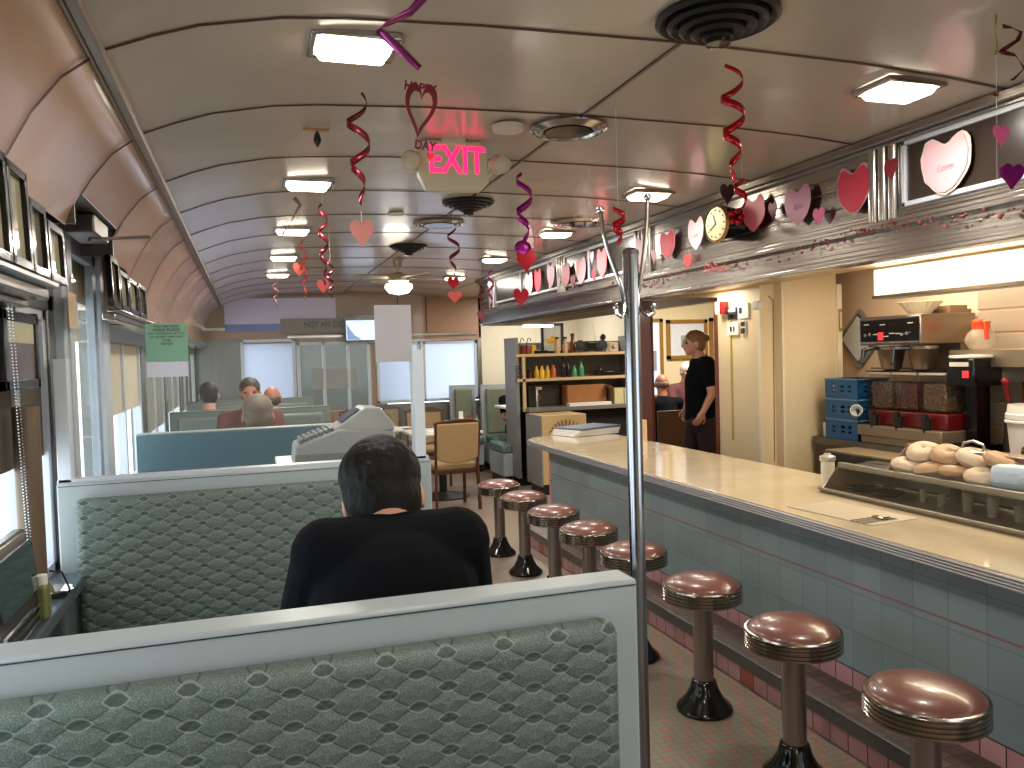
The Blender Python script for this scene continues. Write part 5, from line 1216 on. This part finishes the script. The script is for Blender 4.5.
# bean dispenser with hoppers
r = thing('coffee_grinder', 'triple hopper coffee grinder with red base fronts on the back counter', 'coffee grinder', (4.0, 4.1, zb))
B().box(3.86, 3.76, zb, 4.2, 4.42, zb+.05).box(3.84, 3.74, zb+.05, 4.2, 4.43, zb+.12).obj('base', M('grinder base', (140, 122, 100), .35, .5), r, bevel=.006)
B().box(3.90, 3.76, zb+.12, 4.18, 4.40, zb+.22).obj('red_front', red_dk, r, bevel=.012)
beans = newmat('coffee beans', .35); x = NX(beans); x.coords(); vo = x.nt.nodes.new('ShaderNodeTexVoronoi'); vo.inputs['Scale'].default_value = 55; x.nt.links.new(x.tc.outputs['Object'], vo.inputs['Vector'])
x.base(x.mix(vo.outputs[0], lin((26, 16, 12)), lin((112, 82, 54)))); x.bump(vo.outputs[0], .8, .01)
beans2 = newmat('red beans', .35); x = NX(beans2); x.coords(); vo = x.nt.nodes.new('ShaderNodeTexVoronoi'); vo.inputs['Scale'].default_value = 45; x.nt.links.new(x.tc.outputs['Object'], vo.inputs['Vector'])
x.base(x.mix(vo.outputs[0], lin((30, 10, 9)), lin((92, 34, 26)))); x.bump(vo.outputs[0], .8, .01)
for k, (y_, m_) in enumerate(((4.30, beans), (4.09, beans2), (3.87, beans))):
    hop = B().box(3.905, y_-.098, zb+.22, 4.135, y_+.098, zb+.45).obj('hopper', glass2, r, bevel=.008)
    B().box(3.92, y_-.085, zb+.23, 4.12, y_+.085, zb+.40).obj('bean_fill', m_, hop, bevel=.01)
    B().box(3.90, y_-.10, zb+.45, 4.14, y_+.10, zb+.465).obj('hopper_lid', M('pale lid rim', (190, 178, 160), .3), hop, bevel=.003)
    B().cone((3.86, y_, zb+.19), (3.86, y_, zb+.08), .03, .018).cone((3.86, y_, zb+.2), (3.83, y_, zb+.2), .02, .02).obj('dispense_spout', black, r)
B().lathe([(.03, -.04), (.04, .04), (.036, .04), (.026, -.03), (0, -.03)], V(3.85, 4.45, zb+.2), 18, (-.5, -.6, .3)).obj('white_chute', plast_w, r)
# coffee brewer
r = thing('coffee_brewer', 'steel coffee brewer with black control panel and two brew baskets', 'coffee brewer', (4.07, 3.95, 1.40))
bd = M('brewer steel', (128, 112, 94), .32, .8, .06, 5)
B().box(3.86, 3.90, 1.59, 4.28, 4.42, 1.775).obj('hood', bd, r, bevel=.006); B().box(4.18, 3.92, zb+.47, 4.28, 4.40, 1.59).obj('rear_column', bd, r)
B().box(3.852, 3.90, 1.60, 3.862, 4.41, 1.765).obj('panel_frame', steel, r, bevel=.003); cpn = B().box(3.846, 3.915, 1.613, 3.854, 4.395, 1.752).obj('control_panel', blackgl, r)
for y_, z_ in ((4.34, 1.655), (4.30, 1.66), (4.03, 1.655), (3.99, 1.66)): B().lathe([(.012, 0), (.012, .012), (0, .014)], (3.846, y_, z_), 14, (-1, 0, 0)).obj('knob', chrome, cpn)
B().box(3.84, 4.195, 1.622, 3.848, 4.235, 1.672).obj('red_switch', M('lit red switch', (240, 50, 60), .4, emit=.6), cpn)
b = B()
for y_, z_ in ((4.34, 1.725), (4.2, 1.72), (3.97, 1.722), (4.26, 1.66), (4.12, 1.662), (4.07, 1.66), (4.17, 1.645)): b.box(3.843, y_-.02, z_-.003, 3.8465, y_+.02, z_+.003)
b.obj('printed_legends', M('pale print', (206, 200, 190), .5), cpn)
for y_ in (4.26, 4.0):
    B().lathe([(.045, 0), (.06, .01), (.085, .13), (.09, .135), (.09, .155), (0, .16)], (3.97, y_, 1.425), 28).obj('brew_basket', bd, r); bk_ = r.children[-1] if False else [k for k in bpy.data.objects if k.name.startswith('brew_basket')][-1]
    B().bar((3.89, y_+.02, 1.57), (3.80, y_+.06, 1.565), .03, .022).bar((3.80, y_+.06, 1.57), (3.79, y_+.065, 1.47), .025, .022).obj('basket_handle', blackgl, bk_, bevel=.006)
b = B()
for y_ in (3.85, 4.15, 4.4): b.bar((3.93, y_-.14, 1.44), (3.93, y_, 1.44), .006, .006)
b.box(3.9, 3.78, 1.418, 4.1, 4.42, 1.424); b.obj('wire_rack', blackgl, r)
r = thing('filter_stack', 'stack of white fluted coffee filters upside on the brewer', 'coffee filters', (4.0, 4.06, 1.775))
b = B(); n = 40; rows = []
for q, (rr, z_) in enumerate(((.06, 0), (.062, .004), (.125, .075), (.12, .076), (.055, .01))):
    rows.append(b.vs([(3.98+(rr*(1+(.035 if i % 2 else -.02)*(q in (2, 3, 1)))*math.cos(2*PI*i/n)), 4.03+(rr*(1+(.035 if i % 2 else -.02)*(q in (2, 3, 1)))*math.sin(2*PI*i/n)), 1.776+z_) for i in range(n)]))
for a_, b_ in zip(rows, rows[1:]):
    for i in range(n): b.face([a_[i], a_[(i+1) % n], b_[(i+1) % n], b_[i]])
b.face(rows[0][::-1]); b.face(rows[-1]); b.obj('filters', M('filter paper', (222, 208, 178), .8), r, ang=15)
thing1('papers_on_brewer', 'brown paper packets lying behind the filter stack', 'papers', B().box(4.10, 3.92, 1.776, 4.27, 4.12, 1.80).box(4.12, 3.94, 1.80, 4.26, 4.10, 1.825), M('brown packet', (140, 110, 80), .7))
# carafe
p = at(981, 349.5, 0, 4.12)
zsf = p.z
r = thing('coffee_carafe', 'glass coffee carafe with orange collar on the steel wall shelf', 'carafe', (4.12, p.y, zsf))
c_ = V(4.12, p.y, zsf)
B().lathe([(.055, 0), (.06, .004), (.084, .04), (.086, .065), (.07, .10), (.045, .122), (.040, .13)], c_, 32).obj('glass_bowl', M('carafe glass', (226, 206, 180), .06, 0, .06, 8, alpha=.32), r)
B().lathe([(.046, .118), (.05, .122), (.048, .145), (.052, .165), (.035, .178), (0, .178)], c_, 24).obj('collar', orange_pl, r)
d_ = V(-.5, -.85, 0).normalized(); B().bar(c_+d_*.045+V(0, 0, .165), c_+d_*.085+V(0, 0, .155), .028, .02).bar(c_+d_*.085+V(0, 0, .165), c_+d_*.098+V(0, 0, .06), .024, .02, d_).obj('handle', orange_pl, r, bevel=.006)
r = thing('wall_shelf', 'long stainless shelf on the kitchen wall under the carafe', 'shelf', (4.2, 2.6, zsf-.05))
B().box(4.03, YB, zsf-.014, 4.284, 3.86, zsf).box(4.03, YB, zsf-.10, 4.036, 3.86, zsf-.01).obj('shelf_board', M('shelf steel', (164, 146, 122), .3, .8), r, bevel=.002)
B().box(4.02, 3.62, zsf-.095, 4.03, 3.84, zsf-.03).obj('label_slot', blackgl, r); B().box(4.017, 3.70, zsf-.06, 4.021, 3.81, zsf-.05).obj('label_print', M('pale print'), r)
# second grinder, espresso things, bucket
r = thing('small_grinder', 'black grinder with round white lid and lit display', 'grinder', (3.98, 3.70, zb))
B().box(3.9, 3.57, 1.34, 4.12, 3.76, 1.50).obj('head', blackgl, r, bevel=.01); B().lathe([(.11, 0), (.12, .006), (.12, .018), (0, .022)], (4.0, 3.67, 1.50), 28).obj('lid', plast_w, r); B().box(4.0, 3.64, zb+.05, 4.1, 3.72, 1.34).box(3.92, 3.58, zb, 4.15, 3.75, zb+.05).obj('stand', blackgl, r)
B().box(3.893, 3.60, 1.455, 3.899, 3.73, 1.48).obj('brand_plate', M('pale print'), r); B().box(3.893, 3.60, 1.39, 3.899, 3.64, 1.43).obj('red_display', M('lit red switch'), r)
r = thing('blender_jug', 'small dark jug with red lever before the steel panel', 'jug', (4.1, 3.52, zb)); B().lathe([(.04, 0), (.045, .02), (.03, .28), (.03, .3)], (4.1, 3.50, zb), 20).obj('jug', M('dark olive plastic'), r); B().bar((4.08, 3.50, 1.25), (4.02, 3.47, 1.36), .02, .02).sph((4.02, 3.47, 1.37), .022).obj('lever', red_pl, r)
thing1('red_canister', 'flat red tin box behind the white bucket', 'tin box', B().box(4.2, 3.25, zb, 4.275, 3.52, 1.36), red_pl, bevel=.008)
r = thing('white_bucket', 'white plastic bucket at the right frame edge on the back counter', 'bucket', (4.0, 3.28, zb+.06)); B().lathe([(.115, 0), (.135, .22), (.142, .225), (.142, .25), (.136, .255), (.13, .30), (.125, .30), (.11, .01), (0, .01)], (4.0, 3.27, zb), 32).obj('pail', plast_w, r); B().lathe([(.139, .20), (.146, .205), (.146, .215), (.139, .22)], (4.0, 3.27, zb), 32).obj('rim_ring', plast_w, r)
r.location.z = zb
for c in kids(r): c.location.z = .0
for k_ in kids(r):
    for v_ in k_.data.vertices: v_.co.z += .06
thing1('magenta_tray', 'magenta tray on the back counter before the bucket', 'tray', B().box(3.86, 2.4, zb, 3.98, 3.38, zb+.03), M('magenta plastic', (190, 24, 96), .4), bevel=.006)
r = thing('glass_jumble', 'round glass pot with steel band beside the black grinder', 'coffee pot', (3.93, 3.82, zb)); B().lathe([(.04, 0), (.06, .03), (.05, .08), (.03, .1), (0, .1)], (3.92, 3.70, zb), 20).obj('pot', M('dark pot glass', (60, 50, 40), .08, .3), r) if False else B().lathe([(.04, 0), (.06, .03), (.05, .08), (.03, .1), (0, .1)], (3.90, 3.50, zb), 20).obj('pot', M('dark pot glass', (60, 50, 40), .08, .3), r); B().lathe([(.052, .07), (.052, .082)], (3.90, 3.50, zb), 20).obj('band', chrome, r)
r.location = (3.90, 3.50, zb)
for k_ in kids(r):
    pass
# light hood
r = thing('light_hood', 'long glowing fluorescent light box over the back counter', 'light box', (3.52, 1.4, 1.87))
B().box(3.50, YB, 1.86, 3.66, 3.885, 2.035).obj('housing', plast_w, r, bevel=.004); B().box(3.493, YB, 1.885, 3.50, 3.875, 2.025).obj('diffuser', M('lit fluorescent cover', (255, 244, 214), .4, emit=3.2), r)
B().box(3.485, YB, 1.862, 3.50, 3.885, 1.878).obj('lip', M('lip metal', (120, 104, 84), .4, .5), r)
# diamond frame
p = V(4.29, 4.90, 1.64)
r = thing('diamond_picture', 'diamond shaped grey framed plaque behind the coffee brewer', 'plaque', p)
B().prism([(0, .22), (.22, 0), (0, -.22), (-.22, 0)], p, (0, -1, 0), (0, 0, 1), .02).obj('outer_frame', M('frame steel grey', (150, 146, 140), .35, .3), r)
B().prism([(0, .185), (.185, 0), (0, -.185), (-.185, 0)], p-V(.021, 0, 0), (0, -1, 0), (0, 0, 1), .006).obj('inner_line', M('frame shadow line', (84, 74, 66), .4), r)
B().prism([(0, .165), (.165, 0), (0, -.165), (-.165, 0)], p-V(.027, 0, 0), (0, -1, 0), (0, 0, 1), .006).obj('plaque_face', M('plaque face', (214, 212, 200), .3), r)
r = thing('brass_plate', 'narrow brass plate on the wall post left of the diamond plaque', 'plate', (4.15, 4.91, 1.7)); B().box(4.093, 4.892, 1.70, 4.12, 4.90, 1.86).obj('plate', gold, r); B().box(4.10, 4.888, 1.72, 4.114, 4.893, 1.84).obj('inset', M('pale panel'), r)
# wall devices
r = thing('fire_alarm', 'red and white alarm box at the top of the doorway', 'alarm', (3.47, 5.46, 1.87)); B().box(3.44, 5.42, 1.86, 3.5, 5.50, 1.955).obj('white_body', plast_w, r, bevel=.004); B().box(3.436, 5.40, 1.86, 3.5, 5.43, 1.955).obj('red_stripe', red_pl, r)
thing1('emergency_light', 'small white box at the top corner of the pale wall', 'lamp', B().box(3.45, 4.955, 1.87, 3.5, 5.03, 1.93), plast_w, bevel=.008)
def wallbox(px0, py0, px1, py1, label, inner, name='wall_notice', cat='notice', m_=plast_w):
    a_, b_ = at(px0, py0, 0, 3.499), at(px1, py1, 0, 3.499)
    r = thing(name, label, cat, (3.495, (a_.y+b_.y)/2, min(a_.z, b_.z)), 'boxes and notices on the pale wall')
    B().box(3.485, min(a_.y, b_.y), min(a_.z, b_.z), 3.4995, max(a_.y, b_.y), max(a_.z, b_.z)).obj('plate', m_, r, bevel=.003)
    for (u0, v0, u1, v1, mm_) in inner:
        y0, y1 = a_.y+(b_.y-a_.y)*u0, a_.y+(b_.y-a_.y)*u1; z0, z1 = a_.z+(b_.z-a_.z)*v0, a_.z+(b_.z-a_.z)*v1
        B().box(3.482, min(y0, y1), min(z0, z1), 3.486, max(y0, y1), max(z0, z1)).obj('print', mm_, r)
wallbox(729, 308, 738, 319, 'dark framed notice on the pale wall, upper left', [(.1, .1, .9, .35, paper), (.1, .55, .9, .95, black), (.35, .62, .65, .85, paper)], m_=ink)
wallbox(739, 304, 750, 318, 'white box with dark mark on the pale wall, upper right', [(.15, .25, .4, .65, ink)])
wallbox(729, 323, 740, 335, 'white switch plate on the pale wall, below the dark notice', [(.25, .3, .4, .7, ink), (.55, .3, .65, .7, ink)], 'switch_plate', 'switch')
wallbox(742, 321, 747, 334, 'small printed strip on the pale wall beside the switch plate', [(.1, .05, .9, .4, ink), (.1, .55, .9, .95, ink)])
thing1('wall_conduit', 'yellow cable conduit beside the dark red door frame', 'conduit', B().cone((3.494, 5.37, .9), (3.494, 5.37, 1.86), .008, .008, 8), M('yellow conduit', (196, 170, 90), .4))
thing1('electric_wire', 'thin dark wire running down the pale end panel', 'wire', B().tube([at(768, 296, 1, 4.914), at(773, 300, 1, 4.914), at(773.5, 340, 1, 4.914), at(774, 390, 1, 4.914), at(774.5, 462, 1, 4.914)], .003, 6), wood_b)
# gold frames in the side room
def gframe(px0, py0, px1, py1, label, sheetm):
    a_, b_ = at(px0, py0, 1, 9.44), at(px1, py1, 1, 9.44); x0, x1, z0, z1 = a_.x, b_.x, b_.z, a_.z; w = .045
    r = thing('framed_picture', label, 'picture', ((x0+x1)/2, 9.43, z0), 'gold framed pictures in the side room')
    b = B(); b.box(x0, 9.41, z0, x0+w, 9.448, z1); b.box(x1-w, 9.41, z0, x1, 9.448, z1); b.box(x0, 9.41, z0, x1, 9.448, z0+w); b.box(x0, 9.41, z1-w, x1, 9.448, z1); b.obj('frame', gold, r)
    B().box(x0+w, 9.43, z0+w, x1-w, 9.44, z1-w).obj('print', sheetm, r)
    B().box(x0+.35*(x1-x0), 9.425, z0+.35*(z1-z0), x1-.3*(x1-x0), 9.431, z0+.6*(z1-z0)).obj('printed_patch', plast_g, r)
gframe(666, 320, 707, 358, 'gold framed white print in the middle of the doorway', M('print sheet', (222, 226, 232), .4))
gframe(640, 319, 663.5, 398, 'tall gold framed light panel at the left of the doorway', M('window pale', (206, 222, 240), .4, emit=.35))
gframe(709, 318, 722, 380, 'gold framed panel at the right edge of the doorway', M('print sheet'))

# ================================================================ left wall things
def frame_on_shelf(y0, y1, z0, z1, x, label, sheetm, tilt=.03, group='framed pictures over the left windows'):
    r = thing('framed_picture', label, 'picture', (x, (y0+y1)/2, z0), group)
    rot = Matrix.Rotation(-tilt, 3, 'Y'); c_ = V(x, (y0+y1)/2, (z0+z1)/2)
    w = .022; H = z1-z0; L_ = y1-y0
    b = B()
    for s in (-1, 1): b.obox(c_+rot@V(0, s*(L_/2-w/2), 0), (.022, w, H), mat=rot); b.obox(c_+rot@V(0, 0, s*(H/2-w/2)), (.022, L_, w), mat=rot)
    b.obj('frame', blackgl, r, bevel=.002)
    B().obox(c_+rot@V(-.004, 0, 0), (.006, L_-w*1.6, H-w*1.6), mat=rot).obj('glazed_print', sheetm, r)
pr1 = M('sepia print', (176, 166, 140), .06, 0, .35, 9); pr2 = M('grey print', (120, 112, 98), .06, 0, .4, 7)
fy = lambda px: at(px, 270 if px < 70 else 300, 0, -.50).y
for p0, p1, z1, l_, m_ in ((-30, 7, 2.075, 'nearest framed picture on the ledge over the left windows, cut by the frame', pr1), (8, 28, 2.07, 'second framed picture on the ledge over the left windows', pr1), (29, 45, 2.02, 'third framed picture on the ledge, with bright reflection', pr2), (46.5, 62, 1.995, 'last framed picture on the near ledge, before the entrance door', pr1)):
    frame_on_shelf(fy(p0), fy(p1), 1.834, z1, -.50, l_, m_)
for p0, p1, z1, l_, m_ in ((110, 118, 2.03, 'black framed picture just beyond the entrance door', pr2), (119, 127, 2.0, 'second framed picture beyond the entrance door', pr1), (127.6, 136, 1.995, 'third framed picture beyond the entrance door', pr1), (137, 144, 2.0, 'farthest framed picture beyond the entrance door', pr2)):
    frame_on_shelf(fy(p0), fy(p1), 1.834, z1, -.50, l_, m_)
r = thing('framed_picture', 'low black framed vintage picture hanging at the nearest window', 'picture', (-.62, 2.7, 1.54))
b = B()
for y_ in (2.50, 2.85): b.box(-.645, y_, 1.54, -.622, y_+.03, 1.77)
for z_ in (1.54, 1.735): b.box(-.645, 2.50, z_, -.622, 2.88, z_+.03)
b.obj('frame', blackgl, r, bevel=.003); B().box(-.64, 2.53, 1.57, -.628, 2.85, 1.75).obj('print', M('dark floral print', (96, 74, 62), .2, 0, .6, 16), r); B().box(-.628, 2.55, 1.675, -.626, 2.83, 1.735).obj('caption_sheet', M('olive paper', (170, 166, 130), .5), r)
thing1('rolled_shade', 'tan rolled paper shade standing at the nearest window', 'roll', B().lathe([(.036, 0), (.036, .60), (.03, .60), (.03, .01), (0, .01)], (-.628, 2.70, .89), 24), M('tan paper roll', (104, 86, 70), .4, .2, .25, 4))
b = B()
for s_ in (0, 1):
    for k in range(80):
        z_ = 1.78 - k*.0088; b.sph((-.60, 2.46+s_*.035+.08*(k/80), z_), .0032, 6)
tag(b.obj('bead_chain', chrome), 'double bead chain of the window shade hanging at the far left', 'bead chain', kind='stuff')
r = thing('booth_jukebox', 'dark glass-fronted wall jukebox at the left frame edge', 'jukebox', (-.62, 2.4, .89))
B().prism([(-.655, .89), (-.585, .89), (-.59, .98), (-.605, 1.12), (-.62, 1.15), (-.655, 1.15)], (0, 2.60, 0), (1, 0, 0), (0, 0, 1), .4).obj('case', steel_d, r, bevel=.008)
B().bar((-.588, 2.39, .985), (-.603, 2.39, 1.125), .34, .008, (1, 0, .1)).obj('glass_front', M('jukebox glass', (48, 66, 70), .08), r)
b = B()
for k in range(3): b.box(-.585, 2.21, .90+.022*k, -.577, 2.59, .908+.022*k)
b.obj('chrome_bars', chrome, r)
r = thing('syrup_bottle', 'olive bottle with white cap on the left window sill', 'bottle', (-.585, 2.585, .89)); c_ = V(-.585, 2.585, .89)
B().box(c_.x-.02, c_.y-.03, .89, c_.x+.02, c_.y+.03, .99).obj('glass_body', M('olive glass', (104, 106, 62), .25), r, bevel=.01); B().lathe([(.014, .095), (.018, .10), (.018, .125), (0, .128)], c_, 16).obj('cap', plast_w, r)
B().tube([c_+V(.02, .02, .13), c_+V(.03, .12, .10), c_+V(.03, .22, .02), c_+V(.03, .3, .004)], .003, 6).obj('black_cord', black, r)
thing1('foil_dish', 'crumpled foil dish on the left window sill', 'dish', B().lathe([(.03, 0), (.055, .02), (.05, .024), (.02, .008), (0, .012)], (-.60, 2.83, .89), 9), steel, smooth=False)
thing1('price_tag', 'cream card hanging at the top corner of the nearest window', 'card', B().box(-.60, 3.22, 1.74, -.598, 3.36, 1.87), M('cream card'))
thing1('hanging_tag', 'blue tag hanging on the window frame beyond the entrance door', 'tag', B().box(-.668, 4.33, 1.42, -.662, 4.40, 1.52), M('blue tag', (44, 54, 96), .5), bevel=.004)
# menu cards and napkin holders on left tables
for k, (x_, y_) in enumerate(((-.3, 6.2), (-.3, 8.3), (-.36, 2.32))):
    r = thing('napkin_holder', ('napkin holder on the table beyond the teal booth back', 'napkin holder on the farther window table', 'napkin holder on the table of the man in black')[k], 'napkin holder', (x_, y_, .75))
    B().box(x_-.05, y_-.06, .75, x_+.05, y_+.06, .90).obj('case', chrome, r, bevel=.01); B().box(x_-.03, y_-.063, .78, x_+.03, y_-.06, .88).obj('napkins', paper, r)
r = thing('tumbler_and_menu', 'upright menu card on the window table beyond the teal booth back', 'menu', (-.15, 6.25, .75)); B().box(-.2, 6.24, .75, -.08, 6.25, .98).obj('card', plast_w, r); B().box(-.2, 6.2, .75, -.08, 6.29, .757).obj('foot', plast_w, r)
